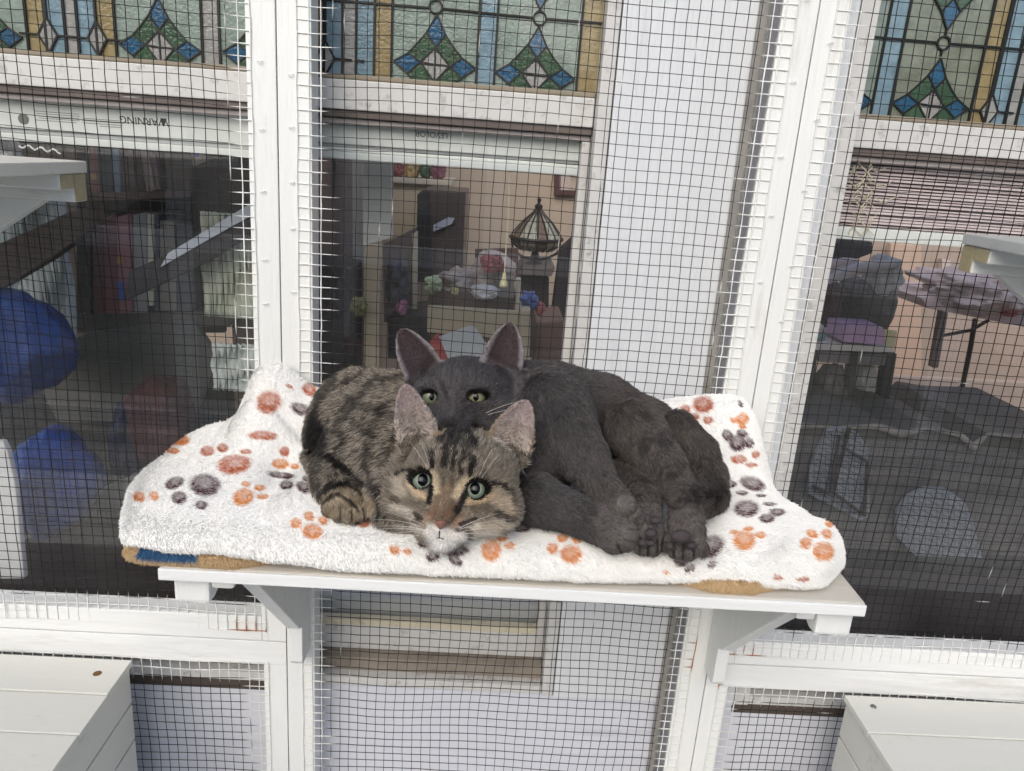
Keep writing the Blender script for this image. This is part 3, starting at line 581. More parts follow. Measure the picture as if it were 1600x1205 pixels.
def blob(name, label, cat, cx, cy, Y, rx, ry, depth, m, seed=1.0, amp=.25, sq=2.3, group=None, nf=14., crumple=0.0, parent=None):
    """lumpy bag or cloth: superellipsoid with folds"""
    c = at(cx, cy, Y); z = (c-CP)@CF; a, b = rx*z/F, ry*z/F
    bm = bmesh.new(); bmesh.ops.create_icosphere(bm, subdivisions=5, radius=1.0)
    P = np.array([v.co[:] for v in bm.verts])
    nn = (np.abs(P)**sq).sum(1)**(-1/sq); P = P*nn[:, None]
    d = 1+amp*(vnoise(P+seed, 2.2)-.5)*2+amp*.35*(vnoise(P+seed, 6)-.5)*2; fa = np.arctan2(P[:, 0], P[:, 1]); d = d+.035*np.sin(fa*9+4*vnoise(P+seed, 2.5))*(1-P[:, 2]**2).clip(0, 1)*(vnoise(P+seed*2, 1.7))
    if crumple: d += crumple*np.abs(vnoise(P*np.array([3.0, 3, .7])+seed, 5)-.5)
    P = P*d[:, None]*np.array([a, depth, b])
    for v, p in zip(bm.verts, P): v.co = Vector(c)+Vector(p)
    me = bpy.data.meshes.new(name); bm.to_mesh(me); bm.free(); me.polygons.foreach_set('use_smooth', [True]*len(me.polygons)); me.materials.append(m)
    o = link(name, me, parent)
    if parent is None: tag(o, label, cat, group)
    return o
BLUE = mat('blue_plastic', (18, 62, 142), .42, .45, 4, bump=1.0, bscale=16, stretch=(1, 1, .3), coat=.1)
blob('plastic_bag', 'big blue plastic bag left of the bookcase, cut by the left edge', 'plastic bag', 18, 540, .37, 100, 100, .10, BLUE, 1.3, .14, 1.45, group='blue plastic bags', crumple=.05)
blob('plastic_bag', 'lower blue plastic bag above the grey lid board', 'plastic bag', 84, 752, .34, 70, 90, .10, BLUE, 4.1, .14, 1.6, group='blue plastic bags', crumple=.05)
tag(slab('lid_board', [(55, 835), (155, 768), (290, 700), (300, 860), (40, 850)], .42, .02, C_('lid_grey', (92, 92, 90), .6, .1, 6), None, .001), 'grey board sloping up behind the lower blue bag', 'board')
tag(slab('low_bench', [(-60, 836), (420, 852), (420, 960), (-60, 940)], .30, .3, C_('seat_umber', (30, 20, 20), .5, .3, 8), None, .002), 'dark brown bench top behind the sill of the left window', 'bench')
blob('red_cushion', 'dull red cushion low behind the left window', 'cushion', 252, 655, .46, 44, 66, .06, mat('cushion_red', (66, 26, 30), .8), 2.2, .12, 2.6)
blob('navy_cloth', 'navy cloth bundle left of the red cushion', 'cloth', 205, 690, .47, 26, 56, .05, mat('cloth_navy', (30, 34, 64), .7), 3.2, .2, 2.6)
tag(slab('white_sheet_stand', [(-60, 690), (4, 690), (12, 706), (24, 760), (38, 905), (-60, 905)], .16, .012, C_('panel_white', (208, 206, 210), .6, .04), None, .003), 'white panel with a slanting edge at the lower left', 'panel')
blob('crumpled_plastic', 'crumpled clear plastic hanging below the left blind', 'plastic sheet', 8, 236, .15, 20, 18, .02, C_('clear_plastic', (190, 196, 204), .2, .3, 30, coat=.5), 5.2, .35, crumple=.4)

# middle room -------------------------------------------------------
tag(slab('door_frame', [(550, 180), (566, 180), (570, 600), (551, 600)], 1.0, .04, C_('frame_grey', (128, 124, 120)), None, .002), 'grey door frame upright left of the pale reflection strip', 'door frame')
tag(slab('white_reflection_strip', [(567, 180), (612, 180), (612, 372), (567, 384)], .30, .02, mat('strip_white', (244, 242, 234), .7, .10, 9, stretch=(2, 1, .1)), None, .002), 'pale strip added as a reflection in the middle room', 'reflection_sheet')  # pale strip added for the bright column mirrored in the middle pane
tag(slab('brown_wall_panel', [(480, 180), (552, 180), (552, 420), (480, 420)], 1.25, .04, C_('brown_panel', (96, 82, 76)), None, .002), 'brown wall panel at the left of the middle room', 'wall panel')
pf = thing('picture_frame', 'black picture frame on the brown panel at left of the middle window', 'picture frame')
slab('frame', [(488, 246), (522, 248), (520, 314), (488, 310)], 1.22, .02, C_('frame_black', (18, 15, 15)), pf, .001); slab('picture', [(498, 262), (512, 263), (511, 300), (497, 298)], 1.215, .003, C_('pic_grey', (60, 56, 56)), pf)
pf = thing('picture_frame', 'small brown picture frame on the beige wall beside the lamp', 'picture frame')
for pts in ([(866, 263), (874, 263), (874, 306), (866, 304)], [(874, 263), (900, 264), (900, 270), (874, 269)], [(874, 298), (900, 298), (900, 306), (874, 304)]): slab('frame', pts, 2.27, .02, C_('frame_maroon', (66, 36, 34)), pf)
slab('picture', [(876, 271), (892, 271), (892, 297), (876, 297)], 2.285, .01, C_('pic_pinkish', (150, 130, 124)), pf)
cs_ = thing('reflection_cupboard', 'cream cupboard shape added for a reflection, ornaments on top, in the middle room', 'cupboard')  # cream body added for the cream reflection in the pane
CRM = C_('cream_paint', (190, 172, 142), .6, .08, 8)
slab('cabinet', [(606, 284), (700, 290), (700, 380), (606, 380)], 1.9, .25, CRM, cs_, .003); slab('reflection_cornice', [(604, 276), (706, 282), (706, 291), (604, 285)], 1.87, .3, C_('cream_light', (210, 196, 168)), cs_, .003)  # cabinet and cornice are parts of the added reflection shape
slab('reflection_door_panel', [(614, 300), (648, 302), (648, 372), (614, 372)], 1.885, .012, C_('cream_dark', (172, 150, 118)), cs_, .002)
for i, (x, y, w_, h_, c, l) in enumerate([(622, 266, 10, 12, (120, 40, 34), 'red and brown ornament on the cream cupboard, leftmost'), (642, 266, 12, 12, (196, 150, 70), 'amber ornament on the cream cupboard'), (664, 266, 9, 12, (60, 90, 60), 'green ornament on the cream cupboard'), (684, 268, 12, 13, (110, 50, 70), 'plum coloured ornament on the cream cupboard, rightmost')]):
    blob('ornament', l, 'ornament', x, y, 1.95, w_, h_, .03, C_('orn%d' % i, c, .4, .4, 40), i+1., .2, group='ornaments on the cupboard')
tw = thing('speaker_tower', 'tall dark cabinet with a bright reflection in the middle room', 'cabinet')
slab('body', [(654, 302), (662, 296), (728, 300), (722, 430), (716, 442), (650, 440)], 1.55, .3, C_('tower_body', (62, 52, 52), .35, .15), tw, .004)
slab('side', [(652, 304), (672, 298), (676, 442), (650, 441)], 1.545, .004, C_('tower_side', (34, 36, 40), .35), tw); slab('reflection_patch', [(677, 352), (700, 340), (710, 341), (706, 350), (677, 362)], 1.535, .004, C_('reflection_blue_white', (190, 206, 236)), tw)  # pale blue patch is a reflection painted on the cabinet
scn = thing('folding_screen', 'brown folding screen with a cream post in the middle room', 'folding screen')
slab('panel', [(598, 382), (650, 356), (652, 500), (640, 500), (600, 504)], 1.05, .02, C_('screen_brown', (92, 80, 76), .7), scn, .001); slab('post', [(568, 374), (593, 376), (592, 600), (568, 600)], .90, .05, C_('post_tan', (168, 150, 116)), scn, .003)
slab('edge_strip', [(644, 366), (652, 362), (651, 500), (645, 500)], 1.04, .02, C_('cream_light', (210, 196, 168)), scn, .001)
for i, (x, y, rx, ry, c, l) in enumerate([(620, 440, 16, 34, (60, 62, 72), 'dark blue-grey garment hanging on the folding screen'), (628, 478, 8, 12, (150, 60, 110), 'small magenta cloth at the foot of the folding screen'), (532, 470, 20, 50, (50, 46, 44), 'black bundle at the far left of the middle window'), (560, 478, 14, 14, (120, 110, 40), 'yellow patterned box beside the tan post')]):
    blob('garment' if i != 3 else 'small_box', l, 'clothes' if i != 3 else 'box', x, y, .98-.1*(i > 1), rx, ry, .04, C_('garm%d' % i, c, .7, .3, 30), i+2., .25, group=None)
tag(slab('black_shelf_unit', [(486, 410), (548, 420), (548, 620), (486, 620)], .85, .2, C_('unit_black', (40, 37, 36), .6, .4, 14), None, .003), 'black shelf unit behind the left side of the middle window', 'shelf unit')
tag(slab('dark_trolley', [(606, 498), (668, 492), (668, 560), (606, 560)], .95, .2, C_('trolley_dark', (36, 34, 40), .5, .5, 25), None, .003), 'dark cart beside the beige chest', 'cart')
# tiffany-style lamp
lp = thing('table_lamp', 'leaded glass table lamp with a dark twisted base against the beige wall', 'lamp')
YL = 1.75; c = at(838, 372, YL); k = ((c-CP)@CF)/F
IR = C_('dark_bronze', (34, 26, 22), .4); AM = C_('shade_cream_glass', (186, 168, 138), .35, .5, 60)
n = 16; R0, H0 = 40*k, 46*k
for i in range(n):
    a0, a1 = 2*math.pi*i/n, 2*math.pi*(i+1)/n; pr = [(0.06, 1.0), (.24, .80), (.60, .50), (.90, .16), (1.0, .0), (.90, -.22), (.62, -.40)]
    vs = []; 
    for (r_, h_) in pr:
        for a in (a0+.03, a1-.03): vs.append((c[0]+R0*r_*math.cos(a), c[1]+R0*r_*math.sin(a), c[2]+H0*h_))
    o = MB().add(vs, [(2*j, 2*j+1, 2*j+3, 2*j+2) for j in range(6)]).make('shade_pane', AM if i % 3 else C_('shade_brown', (110, 84, 62), .4, .4, 60), lp)
    mb = MB(); mb.tube([(c[0]+R0*r_*math.cos(a0)*1.01, c[1]+R0*r_*math.sin(a0)*1.01, c[2]+H0*h_) for r_, h_ in pr], .0034, 5); mb.make('shade_rib', IR, lp)
mb = MB(); mb.tube([(c[0]+R0*1.02*math.cos(a), c[1]+R0*1.02*math.sin(a), c[2]) for a in np.linspace(0, 2*math.pi, 25)], .006, 6); mb.make('shade_rim', IR, lp)
MB().lathe((c[0], c[1], c[2]+H0), [(.0001, .035), (.008, .028), (.004, .016), (.014, .008), (.012, -.01)], 10).make('finial', IR, lp)
c2 = at(842, 418, YL); 
MB().lathe((c[0], c[1], c2[2]), [(.055, 0), (.05, .006), (.02, .02), (.012, .05), (.014, .08), (.009, .12), (.014, .17), (.009, c[2]-c2[2]+.06)], 14).make('stem', IR, lp)
for sg in (-1, 1):
    mb = MB(); mb.tube([(c[0]+sg*x_*k, c[1], c[2]+z_*k) for x_, z_ in [(4, -34), (20, -30), (34, -22), (38, -8), (30, -2), (22, -10), (28, -16)]], .005, 6); mb.make('arm', IR, lp)
st = thing('side_table', 'dark side table under the leaded lamp', 'side table')
slab('table_top', [(818, 418), (868, 418), (862, 432), (812, 430)], YL-.1, .3, C_('table_grey_brown', (80, 70, 66)), st, .003)
slab('cabinet', [(812, 432), (858, 434), (856, 560), (812, 556)], YL-.05, .3, C_('table_dark', (42, 36, 38), .5), st, .003)
tag(slab('dark_drape', [(876, 392), (900, 370), (900, 600), (870, 600), (862, 500)], 1.5, .08, C_('drape_dark', (38, 32, 36)), None, .003), 'dark drape hanging at the right of the middle room', 'drape')
tag(slab('leather_case', [(838, 504), (882, 500), (882, 575), (832, 575)], 1.1, .2, C_('leather_brown', (98, 66, 56), .5, .2, 9), None, .006), 'brown leather case at the foot of the dark drape', 'case')
ch = thing('storage_chest', 'beige plastic chest heaped with bags and papers in the middle room', 'chest')
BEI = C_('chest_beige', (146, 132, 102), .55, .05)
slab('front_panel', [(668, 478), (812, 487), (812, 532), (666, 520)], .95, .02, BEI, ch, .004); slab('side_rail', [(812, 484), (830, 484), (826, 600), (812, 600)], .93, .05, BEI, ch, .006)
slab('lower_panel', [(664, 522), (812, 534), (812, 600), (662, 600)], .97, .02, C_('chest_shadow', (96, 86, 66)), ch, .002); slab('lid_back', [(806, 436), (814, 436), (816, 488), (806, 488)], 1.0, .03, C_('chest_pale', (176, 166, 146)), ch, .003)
slab('inner_board', [(670, 455), (806, 462), (804, 486), (668, 478)], 1.02, .2, C_('inner_brown', (72, 52, 42)), ch, .002)
tag(slab('brown_board', [(742, 390), (810, 388), (810, 436), (742, 440)], 1.35, .02, C_('board_redbrown', (74, 46, 36)), None, .002), 'red-brown board standing behind the plastic bags', 'board')
PB = C_('bag_translucent', (150, 134, 128), .25, .25, 12, coat=.4)
blob('shopping_bag', 'pale translucent shopping bag with a red print on top of the chest', 'shopping bag', 772, 425, 1.12, 32, 30, .07, PB, 3.3, .18, crumple=.2, group='plastic bags on the chest')
blob('shopping_bag', 'grey crumpled plastic bag at left on the chest', 'shopping bag', 722, 446, 1.10, 36, 26, .07, C_('bag_grey', (128, 116, 114), .3, .25, 12, coat=.3), 5.3, .25, crumple=.3, group='plastic bags on the chest')
blob('red_print', 'red gift bow lying against the shopping bag', 'gift bow', 772, 412, 1.04, 16, 13, .02, C_('bow_red', (176, 50, 56), .35, .4, 30), 1.3, .4, crumple=.4)
blob('plastic_wrap', 'white plastic wrap spilling over the front of the chest', 'plastic wrap', 758, 456, .99, 20, 10, .03, C_('wrap_white', (176, 176, 178), .3, .15, 12), 7.3, .3, crumple=.3)
tag(slab('grey_carton', [(778, 434), (803, 436), (803, 466), (776, 464)], .99, .06, C_('carton_grey', (92, 88, 88)), None, .001), 'grey carton with dark print at the right on the chest', 'carton')
blob('yellow_ribbon', 'small yellow star ribbon on the chest', 'ribbon', 711, 455, .98, 5, 6, .01, C_('ribbon_yellow', (200, 196, 110)), 2., .4)
blob('green_cloth', 'pale green cloth left of the bags', 'cloth', 676, 446, 1.0, 11, 13, .03, C_('cloth_green', (150, 170, 120), .7, .3, 30), 6.3, .4)
blob('toy_figure', 'blue and yellow toy with red ends beside the chest', 'toy', 826, 470, 1.02, 13, 13, .03, C_('toy_blue', (30, 80, 160), .4, .4, 26), 2.3, .35)
blob('toy_ball', 'red and white toy ball right of the blue toy', 'toy', 844, 482, 1.02, 7, 10, .02, C_('toy_red', (190, 70, 76), .4, .4, 60), 8.3, .25)
tag(slab('paper_sheet', [(686, 526), (734, 509), (742, 511), (776, 560), (700, 560)], .80, .002, C_('paper_white', (190, 198, 206), .6, .04), None), 'white paper sheet standing just behind the grey cat', 'paper')
tag(slab('red_folder', [(660, 548), (683, 521), (712, 548), (712, 570), (660, 570)], .81, .004, C_('folder_red', (176, 34, 26)), None), 'red folder beside the white paper sheet', 'folder')
# patterned cloth and grey stool seen under the shelf
tag(slab('inner_sill', [(470, 928), (900, 948), (900, 1000), (470, 990)], .125, .05, C_('sill_grey', (146, 146, 146), .3, .08, 10, coat=.5), None, .001), 'grey inner window stool seen below the shelf', 'window stool')
sc_ = tag(slab('patterned_cloth', [(480, 895), (880, 905), (880, 950), (480, 940)], .20, .02, C_('cloth_plum', (62, 44, 50), .8, .3, 20), None), 'dark cloth with pale petal shapes seen below the shelf', 'cloth')
for i, x in enumerate(range(555, 830, 21)): slab('petal', [(x-8, 914+rnd.uniform(-5, 5)), (x, 905), (x+9, 914+rnd.uniform(-5, 3)), (x+2, 929)], .197, .0025, C_(['petal_tan', 'petal_blue', 'petal_mauve'][i % 3], [(176, 150, 130), (90, 100, 140), (120, 84, 92)][i % 3]), sc_)

# right room --------------------------------------------------------
dk = thing('writing_desk', 'dark-legged table with a white cluttered top seen through the right window', 'table')
slab('table_top', [(1200, 526), (1300, 536), (1396, 543), (1398, 551), (1200, 545)], .62, .3, C_('desk_white', (214, 204, 202)), dk, .002)
for pts in ([(1262, 548), (1278, 549), (1266, 668), (1250, 668)], [(1388, 552), (1402, 553), (1384, 662), (1368, 662)], [(1332, 551), (1342, 551), (1334, 610), (1326, 610)]): slab('leg', pts, .63, .03, C_('desk_leg', (40, 34, 38)), dk, .002)
slab('apron', [(1278, 549), (1398, 555), (1396, 572), (1280, 566)], .635, .02, C_('desk_apron', (96, 90, 94), .6, .3, 20), dk)
ofc = thing('desk_chair', 'dark padded chair behind the white cluttered table', 'chair')
blob('backrest', '', '', 1345, 478, .74, 46, 44, .05, C_('chair_charcoal', (52, 46, 50), .7, .3, 20), 2.1, .18, 2.6, parent=ofc); blob('arm_rest', '', '', 1290, 470, .72, 22, 34, .05, C_('chair_brown', (70, 46, 44), .7, .3, 20), 3.1, .2, 2.6, parent=ofc)
slab('back_post', [(1306, 380), (1316, 374), (1364, 378), (1364, 396), (1312, 415)], .80, .05, C_('chair_post', (46, 42, 52)), ofc, .004)
for i, (a_, b_, rgb) in enumerate([((1253, 440), (1340, 416), (196, 172, 168)), ((1262, 450), (1352, 424), (150, 126, 124)), ((1275, 446), (1400, 420), (214, 196, 196))]):
    mb = MB(); mb.tube([at(a_[0]+(b_[0]-a_[0])*u, a_[1]+(b_[1]-a_[1])*u-12*math.sin(u*2.6), .68-.01*i) for u in np.linspace(0, 1, 9)], [.006+.007*math.sin(u*3.1) for u in np.linspace(0, 1, 9)], 8)
    tag(mb.make('draped_cloth', C_('draped%d' % i, rgb, .7, .2, 20), None, smooth=True), ['pinkish cloth roll draped over the chair, lowest on the left', 'darker cloth roll between the two paler ones on the chair', 'palest cloth roll reaching farthest right over the chair'][i], 'cloth', 'cloths draped over the desk chair')
blob('white_bundle', 'white and blue bundle at the right side of the chair', 'bundle', 1380, 428, .70, 24, 28, .04, C_('bundle_white', (190, 182, 188), .6, .35, 30), 3.9, .3, crumple=.3)
tag(slab('purple_box', [(1318, 507), (1380, 512), (1382, 540), (1316, 534)], .60, .08, C_('box_mauve', (150, 108, 150), .5, .25, 16), None, .001), 'mauve box on the white table top', 'box')
tag(slab('yellow_card', [(1382, 516), (1402, 518), (1398, 542), (1382, 540)], .61, .01, C_('card_yellow', (176, 164, 110)), None), 'yellowish card right of the mauve box', 'card')
blob('teal_cup', 'small teal thing on the left of the white table', 'cup', 1280, 527, .60, 9, 6, .01, C_('teal', (70, 110, 112)), 1.9, .2)
for i, (x, y, rx, ry, c_, l) in enumerate([(1225, 590, 22, 40, (44, 46, 62), 'dark blue clothes under the left of the white table'), (1296, 610, 26, 44, (74, 66, 70), 'grey-brown bag under the white table'), (1348, 590, 14, 34, (150, 160, 160), 'pale bottle shape under the white table'), (1345, 640, 26, 20, (62, 48, 52), 'dark shoes below the white table')]):
    blob('stored_item', l, 'stored item', x, y, .70, rx, ry, .05, C_('stored%d' % i, c_, .6, .35, 20), i+3.3, .22)
tb = thing('pedestal_table', 'round table with a pink cloth on a thin dark pedestal', 'table')
slab('table_top', [(1438, 465), (1462, 460), (1620, 490), (1620, 515), (1450, 482)], 1.05, .35, C_('pink_cloth', (206, 176, 180), .8, .08), tb, .004)
mb = MB(); mb.tube([at(1524, 498, 1.2), at(1516, 545, 1.2), at(1502, 612, 1.2)], .007, 8); mb.make('pedestal', IR, tb)
for q in ((1478, 612), (1524, 616), (1500, 626), (1470, 620), (1530, 628)):
    mb = MB(); mb.tube([at(1502, 606, 1.2), at(*q, 1.15)], .006, 6); mb.make('foot', IR, tb)
mb = MB(); mb.tube([at(1470, 525, 1.2), at(1518, 516, 1.2), at(1545, 500, 1.2)], .005, 6); mb.make('brace', IR, tb)
slab('leg', [(1474, 484), (1482, 485), (1466, 575), (1458, 575)], 1.3, .03, C_('leg_maroon', (70, 40, 36)), tb)
blob('pink_laundry', 'heap of pale pink laundry on the pedestal table', 'laundry', 1520, 452, 1.1, 76, 26, .10, C_('laundry_pink', (200, 170, 172), .8, .25, 14), 2.7, .35, group='laundry on the pedestal table', crumple=.4)
blob('red_bow', 'small red thing on the pink laundry', 'bow', 1578, 486, 1.03, 12, 9, .02, C_('bow_coral', (196, 90, 84)), 4.7, .3)
blob('beige_laundry', 'beige patterned laundry heap right of the pink one', 'laundry', 1590, 440, 1.12, 50, 30, .10, C_('laundry_beige', (176, 146, 124), .8, .3, 22), 5.7, .3, group='laundry on the pedestal table', crumple=.3)
tag(slab('baseboard', [(1390, 588), (1600, 598), (1680, 606), (1680, 660), (1385, 640)], 1.70, .03, C_('base_tan', (152, 128, 112), .6, .1), None, .003), 'wide tan baseboard of the right room', 'baseboard')
tag(slab('pale_door', [(1392, 380), (1440, 384), (1440, 590), (1380, 586)], 1.95, .03, C_('door_tan', (176, 140, 112), .6, .06, 5, stretch=(3, 1, .2)), None, .003), 'tan door panel between the chair and the pedestal table', 'door')
tag(slab('light_switch', [(1472, 404), (1486, 408), (1484, 424), (1472, 422)], 1.96, .03, C_('switch_pale', (204, 180, 170)), None, .002), 'pale switch plate on the tan wall', 'switch')
tag(slab('black_bar', [(1560, 662), (1680, 672), (1680, 682), (1560, 670)], .60, .03, IR, None, .002), 'black bar lying behind the dark cover at right', 'bar')
# dark covered sofa with wavy top, pale lattice patches added for reflections beside it
pts = [(1190, 664), (1225, 666), (1300, 668), (1370, 670), (1410, 682), (1450, 670), (1500, 684), (1520, 700), (1545, 678), (1590, 686), (1700, 690)]
o = tag(slab('sofa_cover', pts+[(1700, 900), (1190, 880)], .42, .35, C_('cover_charcoal', (58, 55, 57), .6, .25, 12, bump=.6, bscale=18), None, .004), 'dark charcoal sofa cover with a wavy top edge behind the right window', 'sofa cover')
mb = MB(); mb.tube([at(x, y-2+2*math.sin(x*.2), .415) for x, y in pts], [.006+.004*math.sin(i*2.1) for i in range(len(pts))], 8); mb.make('rolled_hem', C_('cover_hem', (96, 90, 88), .5, .4, 40), o, smooth=True)
tag(slab('low_bench', [(1150, 880), (1700, 905), (1700, 1010), (1150, 985)], .34, .3, C_('bench_black', (32, 27, 31), .5, .2, 8), None, .002), 'black bench below the dark sofa cover', 'bench')
LAT = mat('lattice_grey', (126, 132, 144), .7, .2, 14); LATL = mat('lattice_line', (66, 70, 80), .7)
def lattice(label, pts, Y):
    t_ = tag(slab('lattice_reflection', pts, Y, .012, LAT, None, .002), label, 'reflection patch', 'reflection patches against the dark sofa cover')
    xs_ = [p[0] for p in pts]; ys_ = [p[1] for p in pts]; n = len(pts)
    def inside(x, y):
        c_ = False
        for i in range(n):
            (xa, ya), (xb, yb) = pts[i], pts[i-1]
            if (ya > y) != (yb > y) and x < (xb-xa)*(y-ya)/(yb-ya)+xa: c_ = not c_
        return c_
    mb = MB()
    for dx, dy in ((0, 1), (1, .55), (1, .05)):
        L = math.hypot(dx, dy); dx, dy = dx/L, dy/L
        for k_ in range(-60, 60):
            ox, oy = np.mean(xs_)+k_*9*(-dy), np.mean(ys_)+k_*9*dx; run = None
            for s_ in np.arange(-160, 161, 4):
                x, y = ox+dx*s_, oy+dy*s_
                if inside(x, y): run = run or (x, y); last = (x, y)
                elif run:
                    if run != last: mb.tube([at(*run, Y-.0005), at(*last, Y-.0005)], .0006, 4)
                    run = None
    mb.make('lattice_lines', LATL, t_)
lattice('pale lattice patch added as a reflection, dark bars across it, nearer the right post', [(1292, 672), (1316, 668), (1340, 676), (1356, 700), (1360, 806), (1345, 814), (1262, 772), (1266, 730)], .405)
lattice('rounded pale lattice patch added as a reflection, tapering to the lower right', [(1448, 763), (1478, 764), (1508, 785), (1520, 812), (1532, 860), (1548, 918), (1500, 920), (1470, 893), (1450, 888), (1400, 838), (1402, 800), (1420, 776)], .40)
fr = thing('folding_stand', 'dark folding frame in front of the pale lattice patch nearer the right post', 'folding frame')
for a_, b_ in (((1311, 680), (1298, 770)), ((1300, 768), (1352, 806)), ((1270, 760), (1302, 774)), ((1316, 698), (1356, 722)), ((1356, 722), (1350, 806)), ((1327, 668), (1300, 770))):
    mb = MB(); mb.tube([at(*a_, .385), at(*b_, .385)], .0036, 6); mb.make('bar', IR, fr)
# ================================================================== soft things: implicit surfaces, surface nets and real fur
def new_mesh(name, V, Fq, m=None, tint=None, parent=None, smooth=True):
    me = bpy.data.meshes.new(name); me.vertices.add(len(V)); me.vertices.foreach_set('co', np.asarray(V, np.float32).ravel())
    k = Fq.shape[1]; me.loops.add(Fq.size); me.loops.foreach_set('vertex_index', Fq.ravel().astype(np.int32))
    me.polygons.add(len(Fq)); me.polygons.foreach_set('loop_start', np.arange(0, Fq.size, k, dtype=np.int32))
    me.update(calc_edges=True)
    if smooth: me.polygons.foreach_set('use_smooth', [True]*len(Fq))
    if tint is not None:
        ca = me.color_attributes.new('tint', 'FLOAT_COLOR', 'POINT')
        ca.data.foreach_set('color', np.concatenate([tint, np.ones((len(tint), 1))], 1).astype(np.float32).ravel())
    if m: me.materials.append(m)
    return link(name, me, parent)
def smin(a, b, k):
    h = np.clip(0.5+0.5*(b-a)/k, 0, 1); return b*(1-h)+a*h-k*h*(1-h)
class Solid:
    """union of rounded cones and ellipsoids on a voxel grid, meshed by naive surface nets"""
    def __init__(s, lo, hi, h):
        s.lo = np.array(lo); s.h = h; s.n = np.ceil((np.array(hi)-s.lo)/h).astype(int)+1
        s.D = np.full(s.n, 0.05, np.float32); s.prims = []
    def region(s, a, b):
        i0 = np.clip(np.floor((a-s.lo)/s.h).astype(int), 0, s.n-1); i1 = np.clip(np.ceil((b-s.lo)/s.h).astype(int)+1, 1, s.n)
        ax = [s.lo[k]+s.h*np.arange(i0[k], i1[k]) for k in range(3)]
        X, Y, Z = np.meshgrid(*ax, indexing='ij'); return tuple(slice(i0[k], i1[k]) for k in range(3)), np.stack([X, Y, Z], -1)
    def apply(s, a, b, fn, k, sub=False):
        sl, P = s.region(a, b)
        if P.size == 0: return
        d = fn(P).astype(np.float32)
        s.D[sl] = smin(s.D[sl], d, k) if not sub else -smin(-s.D[sl], d, k)
    def cone(s, a, ra, b, rb, k=0.012, comb=None, sub=False):
        a, b = np.asarray(a, float), np.asarray(b, float); ab = b-a; L2 = ab@ab+1e-12
        def fn(P):
            t = np.clip(((P-a)@ab)/L2, 0, 1); return np.linalg.norm(P-a-t[..., None]*ab, axis=-1)-(ra+(rb-ra)*t)
        r = max(ra, rb)+0.02; s.apply(np.minimum(a, b)-r, np.maximum(a, b)+r, fn, k, sub)
        if not sub: s.prims.append((fn, comb if comb is not None else ab/math.sqrt(L2), ))
    def ball(s, c, r, k=0.010, comb=(0, 0, -1), ax=None, sub=False):
        c = np.asarray(c, float); r = np.array([r]*3 if np.isscalar(r) else r, float)
        A = np.array([CR, CD, CF]) if ax is None else np.array(ax)
        def fn(P):
            q = (P-c)@A.T; k0 = np.linalg.norm(q/r, axis=-1); k1 = np.linalg.norm(q/r**2, axis=-1)+1e-9; return k0*(k0-1)/k1
        s.apply(c-r.max()-.02, c+r.max()+.02, fn, k, sub)
        if not sub: s.prims.append((fn, np.asarray(comb, float)))
    def ear(s, base, tip, wdir, W, dep, th=0.0036, k=0.006, face=None):
        base, tip = np.asarray(base), np.asarray(tip); u = tip-base; L = np.linalg.norm(u); u = u/L
        w_ = np.asarray(wdir)-(np.asarray(wdir)@u)*u; w_ /= np.linalg.norm(w_); n = np.cross(u, w_)
        if n@CF > 0: n = -n                       # n points out of the ear's opening, towards the viewer
        def fn(P):
            q = P-base; S = np.clip(q@u/L, -.3, 1.2); x = q@w_; y = q@n
            Wd = W*np.sqrt(np.clip(1-np.clip(S, 0, 1)**1.55, 0, 1))*(1+.10*np.sin(np.clip(S, 0, 1)*3.1))
            c_ = dep*(1-.75*np.clip(S, 0, 1)); xr = np.clip(x/(Wd+1e-5), -1.2, 1.2)
            ys = -c_*(1-xr**2)*1.0
            slope = np.sqrt(1+(2*c_*xr/(Wd+1e-4))**2)
            d = np.maximum(np.abs(y-ys)/slope-th/2, (np.abs(x)-Wd)*.9)
            return np.maximum(d, np.maximum(q@u-L, -q@u-.012))
        s.apply(base-L-.01, base+L+.01, fn, k); s.prims.append((fn, u*1.0)); return u, w_, n, L, base
    def mesh(s, blur=1, relax=2):
        D = s.D
        for _ in range(blur):
            for ax in range(3): D = (np.roll(D, 1, ax)+2*D+np.roll(D, -1, ax))/4
        s.D = D; ins = D < 0; nx, ny, nz = D.shape
        c = [ins[i:nx-1+i, j:ny-1+j, k:nz-1+k] for i in (0, 1) for j in (0, 1) for k in (0, 1)]
        cnt = sum(x.astype(np.int8) for x in c); act = (cnt > 0) & (cnt < 8)
        idx = np.full(act.shape, -1, np.int64); cells = np.argwhere(act); idx[act] = np.arange(len(cells))
        num = np.zeros((len(cells), 3)); den = np.zeros(len(cells))
        corners = [(i, j, k) for i in (0, 1) for j in (0, 1) for k in (0, 1)]
        for a in corners:
            for ax in range(3):
                if a[ax] == 1: continue
                b = list(a); b[ax] = 1
                da = D[cells[:, 0]+a[0], cells[:, 1]+a[1], cells[:, 2]+a[2]]; db = D[cells[:, 0]+b[0], cells[:, 1]+b[1], cells[:, 2]+b[2]]
                m = (da < 0) != (db < 0); t = np.where(m, da/(da-db+1e-12), 0)
                p = np.array(a, float)+t[:, None]*(np.array(b)-np.array(a)); num += np.where(m[:, None], p, 0); den += m
        V = s.lo+s.h*(cells+num/den[:, None])
        Fs = []
